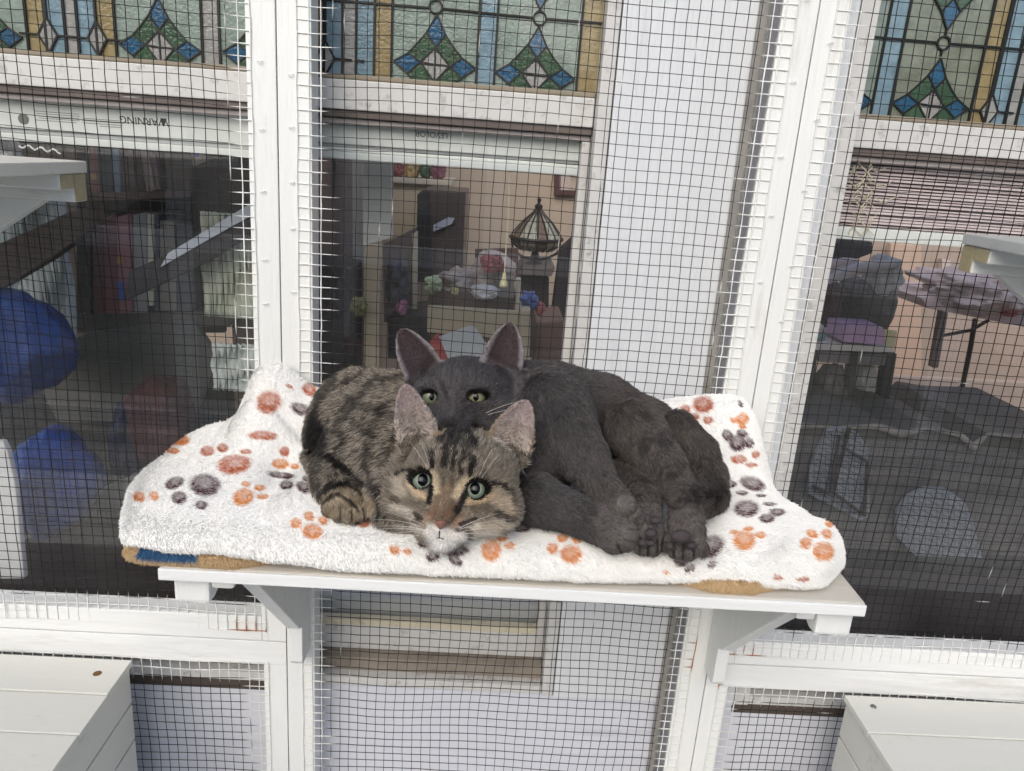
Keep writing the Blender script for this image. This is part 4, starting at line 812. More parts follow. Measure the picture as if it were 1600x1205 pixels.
        for ax in range(3):
            o = [1, 1, 1]; o[ax] = 0; sl0 = tuple(slice(1, -1) if k != ax else slice(0, -1) for k in range(3)); sl1 = tuple(slice(1, -1) if k != ax else slice(1, None) for k in range(3))
            e = np.argwhere(ins[sl0] != ins[sl1]); e = e+np.array([1 if k != ax else 0 for k in range(3)])
            flip = ins[e[:, 0], e[:, 1], e[:, 2]]
            u, v = [(1, 2), (2, 0), (0, 1)][ax]; du = np.eye(3, dtype=int)[u]; dv = np.eye(3, dtype=int)[v]
            g_ = lambda q: idx[q[:, 0], q[:, 1], q[:, 2]]
            q = np.stack([g_(e-du-dv), g_(e-dv), g_(e), g_(e-du)], 1); q[~flip] = q[~flip][:, ::-1]
            Fs.append(q[(q >= 0).all(1)])
        Fq = np.concatenate(Fs)
        for _ in range(relax):
            acc = np.zeros_like(V); w_ = np.zeros(len(V))
            for i in range(4):
                np.add.at(acc, Fq[:, i], V[Fq[:, (i+1) % 4]]); np.add.at(w_, Fq[:, i], 1)
            V = V*.5+.5*acc/np.maximum(w_, 1)[:, None]
        return V, Fq
    def comb(s, P):
        best = np.full(len(P), 1e9); dirs = np.zeros((len(P), 3)); wsum = np.zeros(len(P))
        for fn, d in s.prims:
            v = fn(P); w_ = np.exp(-np.clip(v, -0.02, .05)/0.004); dirs += w_[:, None]*d; wsum += w_
        return dirs/wsum[:, None]
def vnormals(V, Fq):
    n = np.cross(V[Fq[:, 2]]-V[Fq[:, 0]], V[Fq[:, 3]]-V[Fq[:, 1]]); N = np.zeros_like(V)
    for i in range(4): np.add.at(N, Fq[:, i], n)
    return N/(np.linalg.norm(N, axis=1)[:, None]+1e-12)
def fur(name, V, Fq, N, count, length, comb, lift, tint, radius, mt, parent, dens=None, jitter=.25, curl=.0, seed=1, keep=None):
    """real strands: roots spread over the skin by area, each strand leaning from the normal into the combing direction"""
    r = np.random.default_rng(seed)
    A = np.linalg.norm(np.cross(V[Fq[:, 2]]-V[Fq[:, 0]], V[Fq[:, 3]]-V[Fq[:, 1]]), axis=1)/2
    if dens is not None: A = A*dens[Fq].mean(1)
    A = np.maximum(A, 0); f = r.choice(len(Fq), count, p=A/A.sum()); a, b = r.random(count), r.random(count)
    wts = np.stack([(1-a)*(1-b), a*(1-b), a*b, (1-a)*b], 1)
    def lerp(X): return sum(X[Fq[f, i]]*wts[:, i:i+1] for i in range(4))
    P = lerp(V); n = lerp(N); n /= np.linalg.norm(n, axis=1)[:, None]+1e-9; c = lerp(comb)
    T_ = tint(P, r) if callable(tint) else lerp(tint); L = (length[Fq[f]]*wts).sum(1)*r.uniform(.65, 1.15, count)
    if keep is not None:
        k = keep(P, n); P, n, c, T_, L = P[k], n[k], c[k], T_[k], L[k]
    c = c-(c*n).sum(1)[:, None]*n; c = c/(np.linalg.norm(c, axis=1)[:, None]+1e-6)
    clump = np.stack([vnoise(P, 260, i+2)-.5 for i in range(3)], 1)*jitter*1.6
    c = c+r.normal(size=c.shape)*jitter+clump
    K = 4; pts = np.zeros((len(P), K, 3)); pts[:, 0] = P-n*.0006; cur = P.copy()
    for k in range(1, K):
        t = k/(K-1); d = n*(lift*(1-.45*t))+c*(1-lift*.5)*(.45+.75*t)
        if curl: d = d+np.stack([vnoise(P+k*.013, 300, i+9)-.5 for i in range(3)], 1)*curl*2
        d[:, 2] -= .10*t; d /= np.linalg.norm(d, axis=1)[:, None]; cur = cur+d*(L/(K-1))[:, None]; pts[:, k] = cur
    hc = bpy.data.hair_curves.new(name); hc.add_curves([K]*len(P)); hc.position_data.foreach_set('vector', pts.astype(np.float32).ravel())
    rad = hc.attributes.get('radius') or hc.attributes.new('radius', 'FLOAT', 'POINT')
    rr = np.tile(np.array([1, .95, .7, .12]), (len(P), 1))*radius*r.uniform(.7, 1.3, len(P))[:, None]
    rad.data.foreach_set('value', rr.astype(np.float32).ravel())
    ca = hc.attributes.new('tint', 'FLOAT_COLOR', 'CURVE'); ca.data.foreach_set('color', np.concatenate([T_, np.ones((len(P), 1))], 1).astype(np.float32).ravel())
    hc.materials.append(mt); o = link(name, hc, parent); o['kind'] = 'stuff'; return o
FUR = attr_mat('fur_strands', 0.45, 0.5); SKIN = attr_mat('fur_skin', 0.8, 0.2); FLEECE = attr_mat('fleece_pile', 1.0, 0.0)
def soften(m, f):                               # thin strands let part of the light through
    t = m.node_tree; tr = t.nodes.new('ShaderNodeBsdfTranslucent'); mx = t.nodes.new('ShaderNodeMixShader'); mx.inputs[0].default_value = f
    a = [n for n in t.nodes if n.type == 'ATTRIBUTE'][0]; o = [n for n in t.nodes if n.type == 'OUTPUT_MATERIAL'][0]
    t.links.new(a.outputs['Color'], tr.inputs[0]); t.links.new(t.nodes['Principled BSDF'].outputs[0], mx.inputs[1]); t.links.new(tr.outputs[0], mx.inputs[2]); t.links.new(mx.outputs[0], o.inputs[0])
soften(FLEECE, .05); soften(FUR, .15)

# ------------------------------------------------------------------ blanket
PAWS = [(317,758,24,17,0,'B'),(270,755,15,9,-20,'B'),(277,778,12,10,0,'B'),(311,789,10,7,0,'B'),(217,777,8,8,0,'O'),(239,775,7,8,0,'O'),(363,726,26,15,-10,'R'),
 (322,705,11,8,0,'R'),(346,700,9,7,0,'R'),(382,705,9,4,0,'R'),(280,689,15,8,0,'O'),(270,705,9,5,0,'O'),(377,777,17,13,-30,'O'),(381,756,7,4,0,'O'),(402,761,9,5,0,'O'),
 (408,776,10,5,0,'O'),(437,742,22,6,10,'B'),(446,759,12,8,0,'B'),(472,762,11,9,30,'B'),(481,750,10,5,25,'B'),(436,723,14,8,0,'O'),(459,728,7,5,0,'O'),(442,703,8,8,0,'R'),
 (408,679,22,7,0,'R'),(485,830,16,12,10,'O'),(459,817,8,8,0,'O'),(479,806,8,7,0,'O'),(501,812,7,7,0,'O'),(564,817,12,8,0,'R'),(530,808,8,4,0,'R'),(418,627,20,17,-30,'R'),
 (481,608,13,9,40,'R'),(508,606,12,7,0,'R'),(468,638,17,9,25,'B'),(460,575,8,4,0,'O'),(450,602,6,3,20,'R'),(614,857,8,6,20,'O'),(634,860,6,5,20,'O'),(660,846,11,9,0,'B'),
 (674,868,11,7,0,'B'),(710,858,20,9,0,'B'),(709,873,12,7,30,'B'),(765,858,15,16,0,'O'),(781,840,8,6,0,'O'),(793,852,8,5,0,'O'),(812,825,14,7,0,'B'),(834,815,13,5,0,'B'),
 (808,810,10,6,0,'B'),(831,803,10,3,0,'B'),(889,865,17,13,10,'O'),(860,856,9,8,0,'O'),(875,841,8,7,0,'O'),(897,843,8,7,0,'O'),(916,832,10,6,0,'R'),(1105,855,23,16,-25,'B'),
 (1061,873,13,11,0,'B'),(1075,886,9,5,-30,'B'),(1109,880,8,4,-20,'B'),(1158,845,17,15,0,'O'),(1142,832,6,4,0,'O'),(1165,827,8,4,0,'O'),(1184,836,8,5,0,'O'),(1162,796,20,13,0,'B'),
 (1210,801,12,7,0,'B'),(1194,811,12,7,0,'B'),(1198,788,10,3,0,'B'),(1173,755,20,11,20,'B'),(1137,755,11,6,0,'B'),(1156,770,9,5,0,'B'),(1185,775,8,3,0,'B'),(1150,690,14,13,0,'B'),
 (1134,678,8,9,-30,'B'),(1157,675,9,6,20,'B'),(1168,690,7,8,0,'B'),(1096,632,16,12,0,'R'),(1068,638,8,7,0,'R'),(1082,650,9,6,0,'R'),(1104,655,8,6,0,'R'),(1157,653,9,10,30,'O'),
 (1144,655,6,4,0,'O'),(1157,664,6,4,0,'O'),(1152,715,12,7,0,'R'),(1171,724,9,4,0,'R'),(1178,708,6,6,30,'R'),(1216,753,11,7,40,'O'),(1114,723,8,8,0,'R'),(1153,630,3,6,-30,'B'),
 (1283,860,16,14,0,'O'),(1255,848,9,8,0,'O'),(1264,834,10,6,20,'O'),(1287,834,9,7,20,'O'),(1269,797,10,6,20,'O'),(1292,816,7,8,40,'O'),(1212,900,7,4,0,'R'),(1251,902,10,4,0,'R'),(1038,892,5,3,0,'O')]
PC = dict(B=lin((88, 62, 68)), O=lin((218, 144, 78)), R=lin((184, 106, 72)))
ZBED = 1.152
def lerp_tab(x, tab):
    return np.interp(x, [t[0] for t in tab], [t[1] for t in tab])
def blanket(nu, nv):
    u = np.linspace(0, 1, nu); v = np.linspace(0, 1, nv); U, Vv = np.meshgrid(u, v, indexing='ij')
    # edges of the footprint
    xl = lerp_tab(Vv, [(0, -.322), (.12, -.342), (.30, -.360), (.55, -.366), (.80, -.358), (.93, -.345), (1, -.318)])
    xr = lerp_tab(Vv, [(0, .330), (.10, .370), (.25, .384), (.45, .374), (.60, .357), (.75, .352), (1, .336)])
    X = xl+(xr-xl)*U
    yf = lerp_tab(X, [(-.36, -.240), (-.33, -.268), (-.28, -.283), (-.10, -.282), (0, -.281), (.10, -.279), (.22, -.272), (.28, -.273), (.34, -.268), (.385, -.245)])
    yb = lerp_tab(X, [(-.37, -.045), (-.34, -.022), (-.29, -.010), (.33, -.010), (.37, -.02)])
    Y = yf+(yb-yf)*Vv
    return U, Vv, X, Y
def bed_height(X, Y):
    P = np.stack([X, Y, 0*X], -1)
    h = ZBED+(vnoise(P, 14, 1)-.5)*.014+(vnoise(P, 34, 2)-.5)*.009
    rise = smoothstep(-.125, -.022, Y)*lerp_tab(X, [(-.31, .006), (-.292, .02), (-.270, .076), (-.245, .084), (-.21, .062), (-.17, .060), (-.05, .06), (.20, .075), (.30, .082), (.325, .078), (.345, .045), (.37, .01)])
    h = h+rise
    # folds: cushioned lump at left, crease towards the tabby, shallow hollows under the cats
    g = lambda x, y, sx, sy: np.exp(-((X-x)/sx)**2-((Y-y)/sy)**2)
    h = h+.012*g(-.31, -.07, .05, .05)+.010*g(-.25, -.09, .04, .05)-.012*g(-.215, -.155, .018, .06)+.007*g(-.17, -.22, .03, .04)-.008*g(-.06, -.14, .10, .09)-.006*g(.12, -.16, .12, .08)
    h = h+.010*g(.33, -.17, .04, .06)-.010*g(.335, -.085, .05, .010)+.008*g(.30, -.06, .05, .02)-.012*np.exp(-((Y+.055+.3*(X+.27))/.010)**2)*smoothstep(-.30, -.27, X)*smoothstep(-.12, -.2, X)
    return h
nu, nv = 260, 130; U, Vv, X, Y = blanket(nu, nv)
H = bed_height(X, Y)
se = np.minimum.reduce([(U)*.73, (1-U)*.73, Vv*.27*1.0, (1-Vv)*.27*2.2]); R_ = .030
prof = np.sqrt(np.clip(1-(1-np.clip(se/R_, 0, 1))**2, 0, 1))
bot = lerp_tab(X, [(-.37, 1.120), (-.34, 1.126), (-.24, 1.129), (-.19, 1.124), (-.12, 1.119), (.05, 1.1185), (.18, 1.1185), (.225, 1.1220), (.265, 1.1220), (.29, 1.1185), (.37, 1.119)])+.003*(vnoise(np.stack([X*1.0, 0*X, 0*X], -1), 60, 4)-.5)
mid = bot+.010
Zt = mid+(H-mid)*prof; Zb = np.maximum(mid-(mid-bot)*prof, bot)
Vt = np.stack([X, Y, Zt], -1).reshape(-1, 3); Vb = np.stack([X, Y, Zb], -1).reshape(-1, 3)
I = np.arange(nu*nv).reshape(nu, nv)
ft = np.stack([I[:-1, :-1], I[1:, :-1], I[1:, 1:], I[:-1, 1:]], -1).reshape(-1, 4)
n0 = nu*nv; inner = np.ones((nu, nv), bool); inner[0] = inner[-1] = False; inner[:, 0] = inner[:, -1] = False
J = np.where(inner, I+n0, I); fb = np.stack([J[:-1, :-1], J[:-1, 1:], J[1:, 1:], J[1:, :-1]], -1).reshape(-1, 4)
Vall = np.concatenate([Vt, Vb]); Fall = np.concatenate([ft, fb]); Nall = vnormals(Vall, Fall)
Nall[:, :] = Nall
px, py, _z = proj(Vall)
def paw_tint(px, py, P):
    col = np.tile(np.array(lin((243, 243, 240))), (len(px), 1)).astype(float)
    wob = (vnoise(P, 500, 3)-.5)*.16
    for cx, cy, rx, ry, an, c in PAWS:
        m = (np.abs(px-cx) < 40) & (np.abs(py-cy) < 40)
        a = math.radians(an); dx, dy = px[m]-cx, py[m]-cy
        d = np.hypot((dx*math.cos(a)+dy*math.sin(a))/rx, (-dx*math.sin(a)+dy*math.cos(a))/ry)+wob[m]
        k = (1-smoothstep(.74, 1.22, d))[:, None]; fade = (.66+.34*smoothstep(.1, .8, d+.5*(dy/ry))*1.0)[:, None]*(.72+.28*(vnoise(P[m], 900, 8) > .42))[:, None]
        i = np.where(m)[0]; col[i] = col[i]*(1-k*fade)+np.array(PC[c])*k*fade
    return col
# hair roots need a finer colour lookup than the vertices: sample the skin finely
bk = new_mesh('fleece_blanket', Vall, Fall, SKIN, paw_tint(px, py, Vall))
tag(bk, 'white fleece blanket with orange and dark brown paw prints on the shelf', 'blanket')
def paw_at(P, r): x, y, z = proj(P); return paw_tint(x, y, P)
def keep_vis(P, n): return (n[:, 2] > -.6)
combB = np.stack([.75+.9*(vnoise(Vall, 9, 1)-.5), -.5+.9*(vnoise(Vall, 9, 2)-.5), -.5+0*Vall[:, 0]], 1)
lenB = np.full(len(Vall), .0050)
upper = np.concatenate([np.ones(n0), (se.reshape(-1) < .022)*1.0])
edge_ = np.concatenate([(se.reshape(-1) < .024)*1.0]*2); edge_[n0:] *= (se.reshape(-1) < .014)
top_ = np.concatenate([np.ones(n0), (se.reshape(-1) < .014)*1.0])
fur('fleece_pile', Vall, Fall, Nall, 320000, np.full(len(Vall), .0052), combB, .30, paw_at, .00040, FLEECE, bk, dens=top_, jitter=.13, curl=.04, seed=3)
fur('fleece_fringe', Vall, Fall, Nall, 26000, np.full(len(Vall), .0044), combB, .93, paw_at, .00042, FLEECE, bk, dens=edge_, jitter=.16, curl=.10, seed=4)
# tan sherpa mat with a blue patch below the blanket
mt_ = MB(); n = 90
mat_o = B('sherpa_mat', -.318, .30, -.258, -.02, SZ+.0006, SZ+.0125, mat('sherpa_tan', (186, 160, 124), .9, .15, 60, .8, 200), None, .004)
tag(mat_o, 'tan sherpa mat with a blue patch peeking out below the white blanket', 'pet mat')
B('blue_patch', -.310, -.25, -.262, -.2585, SZ+.005, SZ+.0122, mat('blue_fleece', (70, 108, 148), .9, .15, 60), mat_o, 0)
xx = np.linspace(-.318, .30, 300); aa = np.linspace(-1.3, 1.3, 8)
my = lambda x: lerp_tab(x, [(-.34, -.262), (-.30, -.273), (-.22, -.274), (-.18, -.258), (.20, -.258), (.225, -.270), (.265, -.270), (.29, -.258)])
E_ = np.array([[(x, my(x)-.0065*math.cos(a), SZ+.0066+.0062*math.sin(a)) for a in aa] for x in xx]).reshape(-1, 3)
E2 = np.array([[(-.314-.0065*math.cos(a), y, SZ+.0066+.0062*math.sin(a)) for a in aa] for y in np.linspace(-.272, -.05, 100)]).reshape(-1, 3)
def stripf(r_, c_, o=0): I = np.arange(r_*c_).reshape(r_, c_)+o; return np.stack([I[:-1, :-1], I[1:, :-1], I[1:, 1:], I[:-1, 1:]], -1).reshape(-1, 4)
EV = np.concatenate([E_, E2]); EF = np.concatenate([stripf(300, 8), stripf(100, 8, 2400)])
EN = np.concatenate([np.tile(np.array([(0, -math.cos(a), math.sin(a)) for a in aa]), (300, 1)), np.tile(np.array([(-math.cos(a), 0, math.sin(a)) for a in aa]), (100, 1))])
tn = np.tile(np.array(lin((206, 180, 142))), (len(EV), 1)); isb = (EV[:, 0] > -.306) & (EV[:, 0] < -.250) & (EV[:, 2] > SZ+.0072); tn[isb] = lin((74, 112, 150))
em = new_mesh('sherpa_edge', EV, EF, SKIN, tn, mat_o)
fur('sherpa_pile', EV, EF, EN, 26000, np.full(len(EV), .0045), np.tile(np.array([0., 0, -1]), (len(EV), 1)), .8, tn, .00028, FLEECE, mat_o, jitter=.6, curl=.6, seed=5)
# ------------------------------------------------------------------ cats
def Gd(px, py, h): return atz(px, py, ZBED+h)
def seg_d(px, py, pts):
    d = np.full(len(px), 1e9)
    for (xa, ya), (xb, yb) in zip(pts[:-1], pts[1:]):
        dx, dy = xb-xa, yb-ya; t = np.clip(((px-xa)*dx+(py-ya)*dy)/(dx*dx+dy*dy+1e-9), 0, 1)
        d = np.minimum(d, np.hypot(px-xa-t*dx, py-ya-t*dy))
    return d
def mixc(col, c, k): return col*(1-k[:, None])+np.asarray(c)[None]*k[:, None]
def eye(parent, px, py, z, R, iris, iris2, pup, prx, pry, off=(0, 0), sink=.0012):
    ring_ = np.abs(np.hypot(SURF[0]-px, SURF[1]-py)-20) < 3; z = np.percentile(SURF[2][ring_ & (SURF[2] < SURF[2][ring_].min()+.02)], 40)-.0015+sink
    c = Q(px, py, z+R); d = CP-c; d /= np.linalg.norm(d)
    r_ = CR-(CR@d)*d; r_ /= np.linalg.norm(r_); u_ = np.cross(d, r_); u_ = u_ if u_@CD < 0 else -u_
    g = d+r_*off[0]+u_*off[1]; g /= np.linalg.norm(g); gx = r_-(r_@g)*g; gx /= np.linalg.norm(gx); gy = np.cross(g, gx)
    bm = bmesh.new(); bmesh.ops.create_uvsphere(bm, u_segments=56, v_segments=56, radius=1); P = np.array([v.co[:] for v in bm.verts])
    me = bpy.data.meshes.new('eye'); W_ = P[:, :1]*gx+P[:, 1:2]*gy+P[:, 2:3]*g
    rr = np.hypot(P[:, 0], P[:, 1]); an = np.arctan2(P[:, 1], P[:, 0]); f = vnoise(np.stack([an*6, rr*1.5, an*0], 1), 2)
    k = smoothstep(.25, .8, rr); col = np.array(lin(iris))[None]*(1-k[:, None])+np.array(lin(iris2))[None]*k[:, None]; col = col*(.75+.5*f[:, None])
    col = np.where((rr > .80)[:, None] | (P[:, 2:3] < 0), np.array(lin((26, 22, 20)))[None], col)
    for v, q in zip(bm.verts, W_*R): v.co = Vector(c+q)
    bm.to_mesh(me); bm.free(); me.polygons.foreach_set('use_smooth', [True]*len(me.polygons))
    ca = me.color_attributes.new('tint', 'FLOAT_COLOR', 'POINT'); ca.data.foreach_set('color', np.concatenate([col, np.ones((len(col), 1))], 1).astype(np.float32).ravel())
    me.materials.append(EYEM); e = link('eye', me, parent)
    n = 28; vs = [c+g*R*1.006]; rings = 4
    for i in range(1, rings+1):
        for j in range(n):
            a = 2*math.pi*j/n; x, y = prx*math.cos(a)*i/rings, pry*math.sin(a)*i/rings
            vs.append(c+R*1.006*(gx*x+gy*y+g*math.sqrt(1-x*x-y*y)))
    fs = [(0, 1+j, 1+(j+1) % n) for j in range(n)]+[(1+(i-1)*n+j, 1+i*n+j, 1+i*n+(j+1) % n, 1+(i-1)*n+(j+1) % n) for i in range(1, rings) for j in range(n)]
    MB().add(vs, fs).make('pupil', mat('pupil_black', pup, .10, .0, spec=.28), e, smooth=True); return e
EYEM = attr_mat('cornea', .12, .35)
def whiskers(parent, roots, seed, col=(226, 224, 218)):
    r = random.Random(seed); m = mat('whisker_white', col, .4, 0)
    for (x0, y0, x1, y1, z) in roots:
        a = Q(x0, y0, z); b = Q(x1, y1, z+.012); mid = Q((x0+x1)/2, (y0+y1)/2-abs(x1-x0)*.10, z-.006)
        pts = [a*(1-t)**2+2*mid*t*(1-t)+b*t*t for t in np.linspace(0, 1, 8)]
        MB().tube(pts, [.00016*(1-.7*i/7) for i in range(8)], 4).make('whisker', m, parent)

# ============================== tabby
tb_ = thing('tabby_cat', 'brown tabby cat lying in front with its chin on the blanket', 'cat')
S = Solid((-.25, -.34, 1.135), (.075, .0, 1.335), .0019)
dz = -.012
def T(px, py, z): return Q(px, py, z+dz)
out = lambda x, y: CR*x+CD*y
# body first, then the head on top
S.cone(at(566, 654, -.075), .056, at(640, 668, -.105), .056, .02, comb=-CR+.25*CD)
S.cone(at(640, 668, -.105), .054, T(690, 725, .79), .040, .02, comb=-CR*.8+.1*CD)
S.ball(at(520, 690, -.075), (.030, .038, .035), .02, comb=CD*.8-CR*.4); S.cone(at(590, 700, -.14), .044, at(600, 735, -.17), .040, .018, comb=CD-CR*.5)
S.cone(Gd(482, 713, .009), .006, Gd(512, 742, .018), .013, .01, comb=CR*.5+CD); S.cone(at(540, 705, -.14), .026, Gd(525, 755, .024), .019, .015, comb=CD-.2*CR)
S.cone(Gd(512, 750, .024), .0160, Gd(537, 778, .020), .0180, .005, comb=CD*.8+CR*.3)
for x, y in ((517, 794), (532, 801), (549, 804), (565, 799)): S.ball(Gd(x, y, .009), (.0080, .0085, .011), .0025, comb=CD)
S.ball(Gd(616, 780, .026), (.028, .026, .026), .008, comb=CD-.6*CR); S.cone(T(660, 780, .765), .036, at(610, 740, -.18), .038, .018, comb=CD*.6-CR)
hd = []
n0p = len(S.prims)
S.ball(T(722, 738, .738), (.0500, .0390, .044), .010)
S.ball(T(668, 780, .726), (.0250, .022, .024), .014); S.ball(T(770, 793, .728), (.0255, .023, .024), .014)
S.ball(T(706, 812, .732), (.036, .018, .032), .012)
S.ball(T(668, 735, .710), (.016, .013, .014), .010); S.ball(T(741, 748, .710), (.017, .013, .014), .010)
S.cone(T(706, 762, .7095), .0150, T(691, 806, .6945), .0078, .008)
S.ball(T(673, 831, .7035), (.0130, .0098, .012), .005); S.ball(T(707, 835, .7035), (.0130, .0098, .012), .005)
S.ball(T(690, 848, .7075), (.0125, .0075, .011), .004)
eL, eR = T(660, 751, .700), T(743, 765, .700)
for c_, (px_, py_) in ((eL, (660, 751)), (eR, (743, 765))):
    S.ball(T(px_, py_, .697), (.0086, .0066, .0135), .0020, sub=True)
S.cone(T(686, 829, .689), .0009, T(686, 840, .694), .0009, .002, sub=True); S.cone(T(686, 840, .694), .0009, T(708, 844, .697), .0007, .002, sub=True); S.cone(T(686, 840, .694), .0009, T(670, 842, .698), .0007, .002, sub=True)
earsT = [S.ear(T(655, 692, .742), T(632, 601, .730), out(62, -16), .0182, .013), S.ear(T(791, 705, .744), T(823, 626, .734), out(66, 24), .0205, .013)]
V, Fq = S.mesh(0, 2); N = vnormals(V, Fq)
px, py, zc = proj(V)
def zt7(pts): return [(580+x/4.304, 600+y/4.304) for x, y in pts]
STROKES = [  # (points in the face close-up, width px, colour, strength) painted in order: marks of the coat
 ([(300, 700), (700, 760)], 60, (142, 126, 106), .5), ([(240, 560), (340, 540)], 22, (128, 118, 104), .6), ([(780, 620), (920, 660)], 30, (136, 124, 106), .6),
 ([(455, 620), (470, 720)], 24, (140, 128, 108), .8), ([(500, 640), (600, 640)], 20, (126, 116, 100), .6),
 ([(455, 770), (440, 830), (425, 900)], 3.2, (84, 64, 50), .7), ([(530, 800), (545, 860), (535, 910)], 3.2, (84, 64, 50), .6), ([(490, 760), (490, 810), (482, 900)], 14, (132, 112, 90), .7), ([(520, 880), (550, 860)], 9, (136, 94, 66), .7), ([(420, 880), (435, 850)], 7, (136, 94, 66), .6), ([(480, 790), (500, 740), (520, 700)], 11, (158, 128, 100), .7),
 ([(395, 590), (430, 640), (440, 730)], 6.5, (232, 212, 176), 1), ([(270, 690), (320, 750), (385, 765)], 5.5, (232, 204, 164), .95), ([(665, 640), (600, 690), (570, 760)], 7, (232, 212, 176), 1),
 ([(640, 790), (700, 795), (790, 755)], 5.5, (236, 206, 162), .95), ([(800, 720), (860, 700)], 8, (206, 186, 152), .7), ([(200, 650), (270, 640)], 8, (196, 180, 152), .6),
 ([(185, 680), (215, 740)], 9, (206, 194, 172), .8), ([(830, 800), (900, 820), (900, 860)], 11, (214, 192, 162), .85), ([(180, 825), (250, 850), (300, 880)], 8, (222, 212, 196), .8),
 ([(220, 945), (330, 960), (380, 980)], 8, (214, 204, 188), .8), ([(690, 970), (840, 940), (900, 930)], 9, (214, 200, 178), .8), ([(700, 1020), (800, 1000)], 9, (222, 214, 200), .85),
 ([(385, 975), (410, 1015), (440, 1030)], 8, (240, 236, 228), 1), ([(515, 1005), (560, 1015), (600, 1025)], 8, (240, 236, 228), 1), ([(420, 1062), (480, 1076), (540, 1062)], 8, (238, 238, 236), 1), ([(455, 1000), (460, 1060)], 12, (242, 240, 236), 1),
 ([(560, 940), (600, 930)], 7, (206, 160, 122), .6), ([(370, 930), (390, 900)], 6, (198, 158, 126), .6), ([(600, 970), (700, 950)], 5, (226, 214, 196), .9),
 ([(410, 490), (414, 575)], 3.4, (24, 20, 18), 1), ([(428, 470), (400, 590)], 2.2, (34, 28, 24), .7), ([(505, 450), (492, 560)], 5.4, (26, 22, 20), .95), ([(498, 330), (520, 420), (480, 470)], 3.2, (34, 28, 26), .9),
 ([(550, 320), (548, 400), (556, 470), (545, 590)], 3.6, (28, 24, 22), .95), ([(585, 320), (575, 420)], 3.2, (30, 26, 24), .85), ([(612, 480), (590, 570), (600, 620)], 3.0, (36, 30, 26), .85), ([(650, 400), (620, 470), (612, 540)], 3.2, (32, 28, 24), .85),
 ([(470, 300), (560, 330), (680, 330)], 5, (34, 30, 28), .75), ([(520, 350), (530, 440)], 3.6, (28, 24, 22), .85), ([(610, 350), (605, 450)], 3.6, (28, 24, 22), .85), ([(480, 360), (480, 430)], 3, (30, 26, 24), .8), ([(660, 440), (640, 520)], 3, (34, 30, 26), .8), ([(630, 330), (660, 380), (690, 440)], 3.6, (26, 22, 20), .95), ([(676, 530), (662, 620)], 4.6, (22, 18, 16), 1), ([(692, 400), (680, 450)], 4, (26, 22, 20), .95), ([(455, 330), (470, 400)], 3.6, (30, 26, 24), .9), ([(440, 370), (455, 440)], 2.6, (40, 34, 30), .8),
 ([(730, 600), (760, 660)], 2.2, (70, 60, 50), .5), ([(700, 480), (760, 540)], 2.6, (62, 54, 46), .5), ([(540, 640), (545, 700)], 2.4, (74, 62, 52), .5), ([(490, 640), (486, 690)], 2.0, (74, 62, 52), .5),
 ([(180, 635), (220, 612), (290, 602)], 2.6, (28, 22, 20), 1), ([(790, 685), (860, 700), (920, 745), (938, 830)], 3.0, (28, 22, 20), 1),
 ([(408, 700), (404, 745), (396, 800)], 3.8, (24, 18, 16), 1), ([(625, 740), (600, 790), (578, 830), (560, 860)], 4.0, (26, 20, 18), .95),
 ([(310, 870), (350, 912)], 3.2, (60, 46, 38), .9), ([(320, 890), (330, 930)], 2.4, (50, 40, 34), .8), ([(585, 945), (650, 920), (690, 905)], 2.6, (46, 38, 34), .95), ([(565, 980), (640, 978)], 2.4, (70, 58, 50), .8), ([(600, 960), (670, 945)], 1.8, (50, 40, 34), .8),
 ([(160, 780), (210, 800)], 3.6, (84, 72, 60), .9), ([(820, 870), (900, 905), (930, 900)], 4.2, (66, 56, 48), .9), ([(690, 830), (780, 840)], 6, (104, 92, 78), .6), ([(250, 800), (340, 830)], 6, (120, 108, 92), .6),
 ([(140, 870), (260, 930)], 4, (104, 92, 78), .7), ([(300, 920), (370, 960)], 3.2, (118, 98, 80), .7), ([(520, 560), (560, 600)], 2, (110, 100, 86), .5), ([(950, 760), (930, 880)], 7, (150, 134, 112), .6)]
STROKES = [(zt7(p), w_*1.0, lin([v*.78+sum(c)/3*.22 for v in c]), k) for p, w_, c, k in STROKES]
